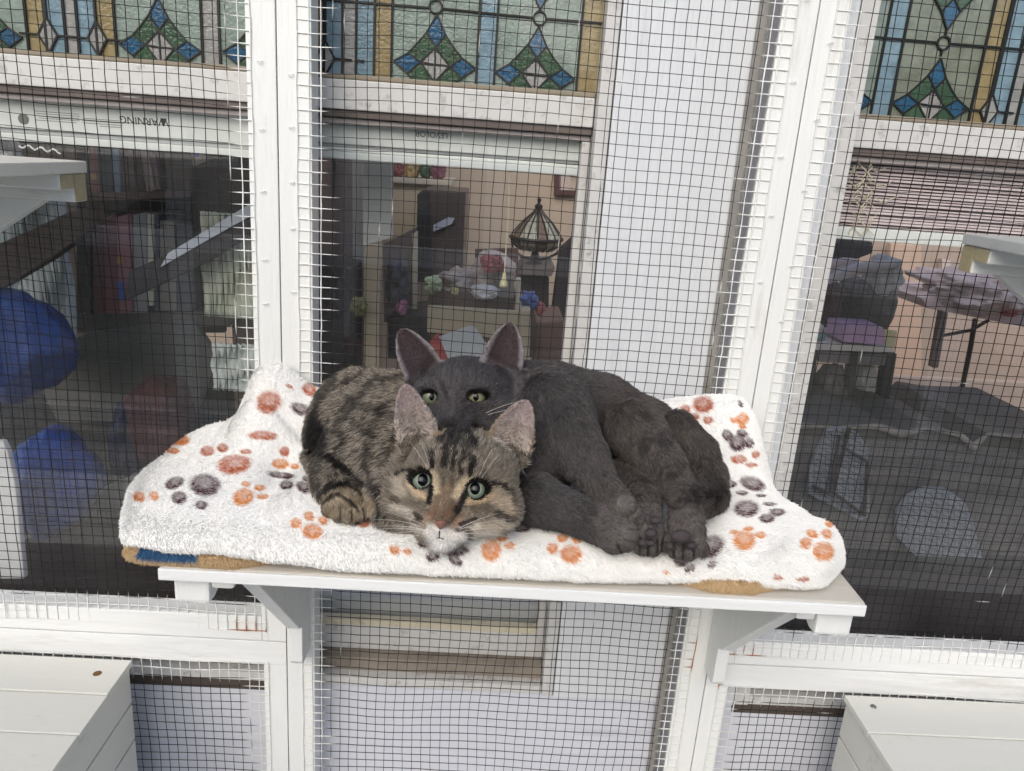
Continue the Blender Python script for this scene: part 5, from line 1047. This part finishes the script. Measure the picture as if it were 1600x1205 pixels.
def tabby_tint(P, r=None):
    x, y, z = proj(P); n = len(P); hs = vnoise(P, 900, 4); ms = vnoise(P, 260, 7); big = vnoise(P, 40, 9)
    g_ = (r.random(n) if r is not None else np.full(n, .5))
    lightc, darkc = np.array(lin((186, 176, 160))), np.array(lin((46, 42, 38)))
    t = np.clip(.95*g_+.3*ms+.35*hs-.34, 0, 1); col = darkc*(1-t[:, None])+lightc*t[:, None]
    # body bands
    head = (np.hypot((x-716)/114, (y-765)/104) < 1) & (z < .79)
    rr = np.hypot(x-668, (y-700)*1.15)+(big-.5)*34+(ms-.5)*12
    band = smoothstep(.35, .8, np.sin(rr/6.6))*smoothstep(.35, .6, vnoise(P, 30, 21)+.2)
    col = mixc(col, lin((34, 28, 24)), np.where(head, 0, band*.75))
    d = np.hypot((x-498)/26, (y-682)/40); col = mixc(col, lin((14, 12, 11)), np.where(head, 0, 1-smoothstep(.6, 1.15, d+.4*(ms-.5))))
    for pts, w_, k in (([(492, 655), (505, 615), (530, 590)], 7, .75), ([(518, 716), (545, 735), (560, 760)], 7, .85), ([(512, 700), (500, 735)], 5, .6), ([(505, 770), (525, 757), (550, 765)], 3, .8), ([(503, 784), (524, 772), (548, 782), (556, 797)], 3, .8),
                       ([(512, 797), (534, 786), (548, 800)], 2.6, .6), ([(560, 630), (600, 640), (628, 660)], 8, .5), ([(575, 700), (600, 715), (612, 745)], 4, .6), ([(590, 760), (612, 770), (640, 800)], 4, .5), ([(560, 660), (590, 680)], 7, .5)):
        col = mixc(col, lin((24, 20, 18)), np.where(head, 0, k*(1-smoothstep(.6, 1.3, (seg_d(x, y, pts)+(ms-.5)*5)/w_))))
    paw = np.hypot((x-545)/46, (y-785)/28) < 1; col = mixc(col, lin((190, 172, 142)), np.where(paw, .25+.35*ms, 0))
    for pts, w_, k in (([(500, 768), (520, 752), (552, 760), (570, 778)], 3.4, .85), ([(502, 786), (522, 770), (546, 780), (560, 796)], 3.0, .85), ([(531, 790), (531, 806)], 1.8, .8), ([(549, 794), (550, 812)], 1.8, .8), ([(568, 792), (570, 810)], 1.8, .8), ([(590, 765), (596, 790), (592, 806)], 4, .8)):  # coat arcs, plus toe creases and paw gap darkened as shade
        col = mixc(col, lin((22, 18, 16)), np.where(head, 0, k*(1-smoothstep(.6, 1.3, (seg_d(x, y, pts)+(ms-.5)*3)/w_))))
    # face
    hb = mixc(col, lin((140, 126, 108)), np.full(n, .12)); col = np.where(head[:, None], hb, col)
    jit0 = (hs-.5)*3.4+(g_-.5)*3.2
    for pts, w_, c, k in STROKES:
        xs_ = [p[0] for p in pts]; ys_ = [p[1] for p in pts]; m = head & (x > min(xs_)-w_*2) & (x < max(xs_)+w_*2) & (y > min(ys_)-w_*2) & (y < max(ys_)+w_*2)
        if not m.any(): continue
        lt = c[1] > .15; d = (seg_d(x[m], y[m], pts)*(1 if lt else .82)+jit0[m]*min(1.5, w_/5)*(1 if lt else .5))/w_; a0, a1 = (.35, 1.5) if lt else (.6, 1.3); cc = np.asarray(c)[None]*(.62+.62*g_[m])[:, None] if lt else np.asarray(c)[None]; kk = (k*(.88 if lt else 1)*(1-smoothstep(a0, a1, d)))[:, None]; col[m] = col[m]*(1-kk)+cc*kk
    for ex, ey, rx, ry in ((660, 751, 17.6, 16.0), (743, 765, 18.2, 16.0)):
        d = np.hypot((x-ex)/rx, (y-ey)/ry); col = mixc(col, lin((16, 12, 11)), (d < 1.02)*(z < .76)*1.0)
    # ears
    for (u, w_, n_, L, b) in earsT:
        q = P-b; s_ = q@u/L; xx_ = (q@w_)/(.0215*(1+.1*np.sin(np.clip(s_, 0, 1)*3.1))); dd = q@n_
        inr = (s_ > .03+.06*hs) & (s_ < 1.05) & (np.abs(xx_) < 1.15) & (np.abs(dd) < .02)
        fr_ = inr & (vn_front(P, n_))
        rim = smoothstep(.84, 1.0, np.abs(xx_)/np.sqrt(np.clip(1-np.clip(s_, 0, 1)**1.5, .02, 1)))
        pk = np.array(lin((158, 144, 142)))*(1-.4*np.clip(1-s_*1.6, 0, 1)*(np.abs(xx_) < .6))[:, None]*(.75+.5*g_)[:, None]; pk = mixc(pk, lin((214, 204, 192)), np.clip(1.1-s_*1.6, 0, .85)*(hs > .42))
        pk = mixc(pk, lin((150, 132, 108)), rim)
        col = np.where(fr_[:, None], pk, col)
    return col
def vn_front(P, n_): return np.ones(len(P), bool)
def nose_dist(x, y): return np.hypot((x-689)/13, (y-821)/9)
tb_body = new_mesh('body', V, Fq, SKIN, tabby_tint(V), tb_)
x_, y_ = px, py
headm = (np.hypot((x_-716)/116, (y_-765)/106) < 1) & (zc < .79)
cmb = S.comb(V); nose = T(690, 815, .690)
vec = V-nose; vec = vec/(np.linalg.norm(vec, axis=1)[:, None]+1e-9); up_ = (y_ < 800)*1.0
cmb = np.where(headm[:, None], vec+0.35*(-CD)[None]*(smoothstep(830, 740, y_))[:, None], cmb)
ln = np.full(len(V), .0088); face_d = np.hypot((x_-695)/62, (y_-795)/62)
ln = np.where(headm, .0030+.0050*smoothstep(.5, 1.5, face_d), ln); ln = np.where(np.hypot((x_-545)/48, (y_-788)/30) < 1, .0042, ln)
for (u, w_, n_, L, b) in earsT:
    q = V-b; s_ = q@u/L; m = (s_ > .02) & (s_ < 1.1) & (np.abs(q@w_) < .024) & (np.abs(q@n_) < .022); ln[m] = .0016; cmb[m] = u
    m2 = m & (s_ < .55); ln[m2] = .0075*(1-s_[m2]) ; cmb[m2] = u*.8-w_[None]*np.sign(q[m2]@w_)[:, None]*.8
def keepT(P, n):
    x, y, z = proj(P); k = (nose_dist(x, y) > .95) & (n[:, 2] > -.75)
    for ex, ey in ((660, 751), (743, 765)): k &= ~((np.hypot((x-ex)/16.2, (y-ey)/13.6) < 1) & (z < .75))
    return k
near = 1+1.6*headm; SURF = (px, py, zc)
fur('fur', V, Fq, N, 300000, ln, cmb, .30, tabby_tint, .00025, FUR, tb_body, dens=near, jitter=.22, seed=11, keep=keepT)
eye(tb_, 660, 751, .6885+dz, .0108, (150, 160, 144), (92, 104, 92), (8, 10, 16), .42, .52, (.03, .06)); eye(tb_, 743, 765, .6885+dz, .0108, (148, 158, 138), (92, 104, 88), (8, 10, 16), .42, .52, (-.04, .10))
nm = MB(); zN = .6855+dz
Pn = [(677, 815, .0022), (684, 813.5, -.0012), (689, 814, -.0020), (695, 813.5, -.0012), (701, 815.5, .0022), (696, 822, .0004), (690, 828, .0016), (687, 830, .0026), (683, 825, .0010), (679, 820, .0010)]
ctr = Q(689, 819.5, zN-.0022); pts_ = [Q(a, b, zN+c_) for a, b, c_ in Pn]; back = [p+CF*.006 for p in pts_]; k = len(pts_)
o = nm.add([ctr]+pts_+back, [(0, 1+i, 1+(i+1) % k) for i in range(k)]+[(1+i, 1+(i+1) % k, 1+k+(i+1) % k, 1+k+i) for i in range(k)]).make('nose', mat('nose_pink', (132, 92, 80), .35, .15, 300, .3, 900), tb_, smooth=True)
md = o.modifiers.new('round', 'SUBSURF'); md.levels = 2; md.render_levels = 2
MB().tube([T(687, 829.5, .6905), T(686.5, 835, .6925), T(686, 840, .6945)], .0006, 6).make('lip_line', mat('lip_dark', (62, 50, 52), .6), tb_)
MB().tube([T(686, 840, .6942), T(694, 842.5, .6945), T(702, 842, .6955), T(712, 840, .6975)], [.0007, .0007, .0006, .0003], 6).make('lip_line', mat('lip_dark', (62, 50, 52), .6), tb_)
MB().tube([T(686, 840, .6942), T(679, 842, .6950), T(671, 841, .6970)], [.0007, .0006, .0003], 6).make('lip_line', mat('lip_dark', (62, 50, 52), .6), tb_)
whiskers(tb_, [(668, 826, 584, 812, .684), (667, 829, 578, 824, .684), (668, 832, 590, 840, .684), (670, 835, 604, 852, .684), (666, 823, 600, 800, .684), (663, 830, 560, 832, .685),
               (714, 829, 800, 812, .684), (716, 832, 812, 828, .684), (715, 835, 806, 842, .684), (713, 838, 790, 856, .684), (717, 826, 792, 800, .684), (713, 840, 775, 868, .684)], 3)
for x0, y0, x1, y1 in ((668, 732, 640, 690), (672, 731, 655, 684), (748, 746, 770, 700), (752, 748, 782, 708)):
    MB().tube([T(x0, y0, .692), T((x0+x1)/2, (y0+y1)/2-3, .683), T(x1, y1, .682)], [.00011, .0001, .00007], 4).make('brow_whisker', mat('whisker_white', (226, 224, 218), .4, 0), tb_)

# ============================== grey cat
gc_ = thing('grey_cat', 'smoke grey cat lying behind the tabby, head resting on its back and legs stretched forward', 'cat')
S = Solid((-.125, -.32, 1.135), (.300, .0, 1.355), .0021)
S.cone(Q(756, 628, .83), .040, at(808, 640, -.10), .052, .02, comb=CR)
S.cone(at(800, 645, -.10), .048, at(868, 648, -.085), .054, .02, comb=CR+.1*CD); S.cone(at(868, 648, -.085), .054, at(935, 648, -.070), .043, .02, comb=CR+.25*CD); S.cone(at(935, 648, -.070), .043, at(1003, 682, -.070), .041, .02, comb=CR+.45*CD)
S.cone(at(1003, 682, -.070), .040, at(1050, 712, -.070), .031, .02, comb=CR+.7*CD); S.ball(at(830, 690, -.15), (.040, .050, .038), .02, comb=CD+.3*CR)
S.ball(at(856, 648, -.155), (.034, .040, .034), .016, comb=CR*.6+CD)
S.ball(at(864, 666, -.145), (.044, .052, .042), .018, comb=CD*.8+.6*CR); S.ball(at(845, 725, -.165), (.034, .036, .036), .016, comb=CD)
S.cone(at(882, 676, -.175), .034, at(912, 716, -.200), .0255, .012, comb=CD+.4*CR); S.cone(at(912, 716, -.200), .0250, Gd(944, 764, .044), .0165, .004, comb=CD+.3*CR); S.cone(Gd(944, 764, .044), .0160, Gd(970, 790, .034), .0148, .003, comb=CR+CD)
S.cone(Gd(842, 782, .026), .0260, Gd(902, 806, .020), .0190, .004, comb=CR+.5*CD); S.cone(Gd(902, 806, .020), .0188, Gd(950, 829, .018), .0172, .003, comb=CR+.5*CD); S.ball(Gd(964, 836, .019), (.019, .0160, .018), .004, comb=CR+.4*CD)
S.cone(at(962, 690, -.165), .013, Gd(984, 792, .030), .0075, .006, sub=True)
for x, y, h in ((983, 818, .020), (986, 836, .013), (976, 850, .009), (958, 853, .008)): S.ball(Gd(x, y, h), (.0078, .0080, .009), .0035, comb=CR+.3*CD)
S.cone(at(982, 742, -.150), .022, Gd(1005, 788, .024), .0180, .008, comb=CD); S.cone(Gd(1005, 788, .024), .0172, Gd(1010, 834, .016), .0160, .004, comb=CD)
S.cone(at(992, 672, -.140), .032, at(1040, 728, -.185), .0215, .006, comb=CD+.6*CR); S.cone(at(1040, 728, -.185), .0212, Gd(1070, 782, .034), .0160, .004, comb=CD+.4*CR); S.cone(Gd(1070, 782, .036), .0158, Gd(1072, 830, .019), .0172, .004, comb=CD)
PADS = []
def pad(x, y, h, rx, ry, fwd=.004, k=.0012):
    c_ = Gd(x, y, h); S.ball(c_, (rx, ry, .006), k, comb=CD); PADS.append((x, y, rx*1200/.71, ry*1200/.71))
for x, y, h in ((990, 846, .010), (1003, 856, .007), (1019, 857, .007), (1031, 849, .010)): S.ball(Gd(x, y, h), (.0078, .0076, .009), .003, comb=CD)
for x, y, h in ((1044, 848, .013), (1057, 859, .009), (1073, 862, .008), (1090, 855, .011)): S.ball(Gd(x, y, h), (.0090, .0086, .010), .003, comb=CD)
pad(1017, 833, .030, .0062, .0042); pad(1024, 813, .040, .0058, .0036); pad(1003, 848, .020, .0042, .0036); pad(1017, 848, .020, .0044, .0030)
pad(1064, 838, .030, .0098, .0058); pad(1046, 853, .018, .0045, .0042); pad(1080, 852, .020, .0055, .0036)
TL = [(1058, 672, -.10, .022), (1092, 706, -.115, .0185), (1108, 742, -.135, .0175)]
for (a0, a1, a2, r0), (b0, b1, b2, r1) in zip(TL[:-1], TL[1:]): S.cone(at(a0, a1, a2), r0, at(b0, b1, b2), r1, .008, comb=CD+.3*CR)
S.cone(at(1108, 742, -.135), .0172, Gd(1110, 775, .020), .0168, .006, comb=CD); S.cone(Gd(1110, 775, .020), .0166, Gd(1096, 784, .034), .0140, .005, comb=-CR); S.cone(Gd(1096, 784, .034), .0135, Gd(1056, 776, .050), .0095, .004, comb=-CR)
# head
S.ball(Q(728, 610, .808), (.0440, .0345, .042), .010)
S.ball(Q(681, 640, .800), (.0200, .019, .022), .012); S.ball(Q(776, 642, .802), (.0210, .019, .022), .012)
S.ball(Q(704, 666, .785), (.022, .014, .018), .010); S.cone(Q(710, 618, .7800), .0135, Q(703, 655, .768), .0085, .008)
S.ball(Q(673, 606, .784), (.0155, .010, .012), .008); S.ball(Q(745, 607, .784), (.017, .010, .012), .008)
S.ball(Q(672, 621, .769), (.0076, .0048, .014), .0016, sub=True); S.ball(Q(744, 621, .769), (.0096, .0048, .014), .0016, sub=True)
earsG = [S.ear(Q(664, 582, .808), Q(625, 514, .798), out(52, -30), .0205, .013), S.ear(Q(783, 576, .808), Q(798, 505, .800), out(64, 18), .0215, .013)]
V, Fq = S.mesh(0, 2); N = vnormals(V, Fq); px, py, zc = proj(V)
def grey_tint(P, r=None):
    x, y, z = proj(P); n = len(P); hs = vnoise(P, 700, 4); ms = vnoise(P, 120, 7); g_ = (r.random(n) if r is not None else np.full(n, .5))
    head = (np.hypot((x-729)/100, (y-615)/72) < 1) & (z < .87)
    a, b = np.array(lin((36, 35, 36))), np.array(lin((92, 88, 88))); t = np.clip(.8*g_+.45*hs+.25*ms-.3, 0, 1)
    col = a*(1-t[:, None])+b*t[:, None]; hc = np.array(lin((48, 46, 48)))*(1-t[:, None])+np.array(lin((98, 94, 97)))*t[:, None]
    col = np.where(head[:, None], hc, col)
    bw = smoothstep(880, 1000, x)*(~head); col = mixc(col, np.array(lin((112, 98, 84))), bw*.42*t); stp = smoothstep(.45, .9, np.sin((x*.35+y*.9)/8.5+(ms-.5)*4))*smoothstep(960, 1010, x)*(y > 640)
    col = mixc(col, lin((30, 27, 26)), stp*.55); pw_ = ((y > 785) & (x > 930) & (x < 1100)); col = mixc(col, lin((118, 112, 108)), pw_*.42*g_+pw_*.12)
    for pts in ([(1000, 838), (999, 862)], [(1012, 848), (1012, 866)], [(1027, 842), (1026, 862)], [(1040, 800), (1034, 858)], [(1052, 846), (1053, 868)], [(1067, 852), (1067, 872)], [(1083, 848), (1084, 868)], [(980, 826), (996, 826)], [(974, 843), (992, 846)], [(964, 850), (968, 864)]):
        col = mixc(col, lin((14, 12, 12)), .85*(1-smoothstep(.5, 1.4, seg_d(x, y, pts)/2.2))*(~head))  # toe creases: shade put into the coat as dark lines
    tip = np.maximum(1-np.hypot((x-978)/16, (y-786)/14), 1-np.hypot((x-984)/14, (y-838)/20)); col = mixc(col, lin((170, 166, 164)), np.clip(tip, 0, .14))
    st = smoothstep(.5, .95, np.sin(x/2.6+(ms-.5)*5))*(head & (y < 610) & (np.abs(x-722) < 34)); col = mixc(col, lin((58, 56, 60)), st*.55)
    for pts, w_ in (([(690, 600), (700, 625)], 4), ([(658, 610), (668, 608), (684, 624)], 2.4), ([(724, 628), (738, 610), (762, 612)], 2.4)): col = mixc(col, lin((40, 37, 40)), np.where(head, .7*(1-smoothstep(.6, 1.3, seg_d(x, y, pts)/w_)), 0))
    for ex, ey, rx, ry in ((672, 620, 14.0, 10.5), (744, 620, 17.5, 10.5)):
        d = np.hypot((x-ex)/rx, (y-ey)/ry); col = mixc(col, lin((14, 12, 12)), (d < 1.02)*(z < .80)*1.0)
    for (u, w_, n_, L, b_) in earsG:
        q = P-b_; s_ = q@u/L; xx_ = (q@w_)/.021; dd = q@n_; inr = (s_ > .0) & (s_ < 1.05) & (np.abs(xx_) < 1.15) & (np.abs(dd) < .02)
        rim = smoothstep(.7, .93, np.abs(xx_)/np.sqrt(np.clip(1-np.clip(s_, 0, 1)**1.5, .02, 1)))
        pk = mixc(np.tile(np.array(lin((70, 60, 63))), (n, 1)), lin((128, 122, 124)), rim); col = np.where(inr[:, None], pk, col)
    for x0, y0, rx, ry in PADS: col = mixc(col, lin((66, 60, 62)), (np.hypot((x-x0)/rx, (y-y0)/ry) < 1.05)*.9)
    return col
SURF = (px, py, zc)
gb = new_mesh('body', V, Fq, SKIN, grey_tint(V), gc_)
headm = (np.hypot((px-724)/92, (py-615)/74) < 1) & (zc < .83)
cmb = S.comb(V); nose = Q(702, 672, .765); vec = V-nose; vec /= np.linalg.norm(vec, axis=1)[:, None]+1e-9; cmb = np.where(headm[:, None], vec, cmb)
ln = np.full(len(V), .0072); fd = np.hypot((px-706)/60, (py-650)/60); ln = np.where(headm, .0028+.0042*smoothstep(.5, 1.6, fd), ln)
ln = np.where((py > 690-.25*(px-860)) & (px > 850) & (px < 1095) & (zc < .80), .0048, ln); ln = np.where((py > 770) & (px > 930) & (px < 1100), .0034, ln); tailm = (px > 1088) & (py < 810); ln = np.where(tailm, .0085, ln)
for (u, w_, n_, L, b) in earsG:
    q = V-b; s_ = q@u/L; m = (s_ > .02) & (s_ < 1.1) & (np.abs(q@w_) < .026) & (np.abs(q@n_) < .022); ln[m] = .0016; cmb[m] = u
def keepG(P, n):
    x, y, z = proj(P); k = (n[:, 2] > -.75)
    for ex, ey, rx, ry in ((672, 621, 11.2, 7.2), (744, 621, 14.2, 7.2)): k &= ~((np.hypot((x-ex)/rx, (y-ey)/ry) < 1) & (z < .80))
    for x0, y0, rx, ry in PADS: k &= ~(np.hypot((x-x0)/rx, (y-y0)/ry) < .9)
    return k
fur('fur', V, Fq, N, 300000, ln, cmb, .20, grey_tint, .00023, FUR, gb, dens=1+1.2*headm, jitter=.15, seed=21, keep=keepG)
eye(gc_, 673, 620, .7655, .0110, (120, 126, 102), (88, 94, 76), (6, 6, 8), .24, .36, (.10, .0), .0026); eye(gc_, 744, 620, .7655, .0122, (122, 122, 92), (90, 90, 70), (6, 6, 8), .24, .36, (-.02, .0), .0026)
whiskers(gc_, [(760, 645, 830, 625, .772), (762, 648, 836, 640, .772)], 5, (110, 108, 110))
# ------------------------------------------------------------------ put every empty at the base of its thing
bpy.context.view_layer.update()
for o, _ in bases:
    lo, hi = np.full(3, 1e9), np.full(3, -1e9)
    for c in o.children:
        if c.type in ('MESH',) and len(c.data.vertices):
            a = np.empty(len(c.data.vertices)*3, np.float32); c.data.vertices.foreach_get('co', a); a = a.reshape(-1, 3)
            lo = np.minimum(lo, a.min(0)); hi = np.maximum(hi, a.max(0))
    if lo[0] > 1e8: continue
    b = Vector(((lo[0]+hi[0])/2, (lo[1]+hi[1])/2, lo[2])); o.location = b
    for c in o.children: c.matrix_parent_inverse = Matrix.Translation(-b)
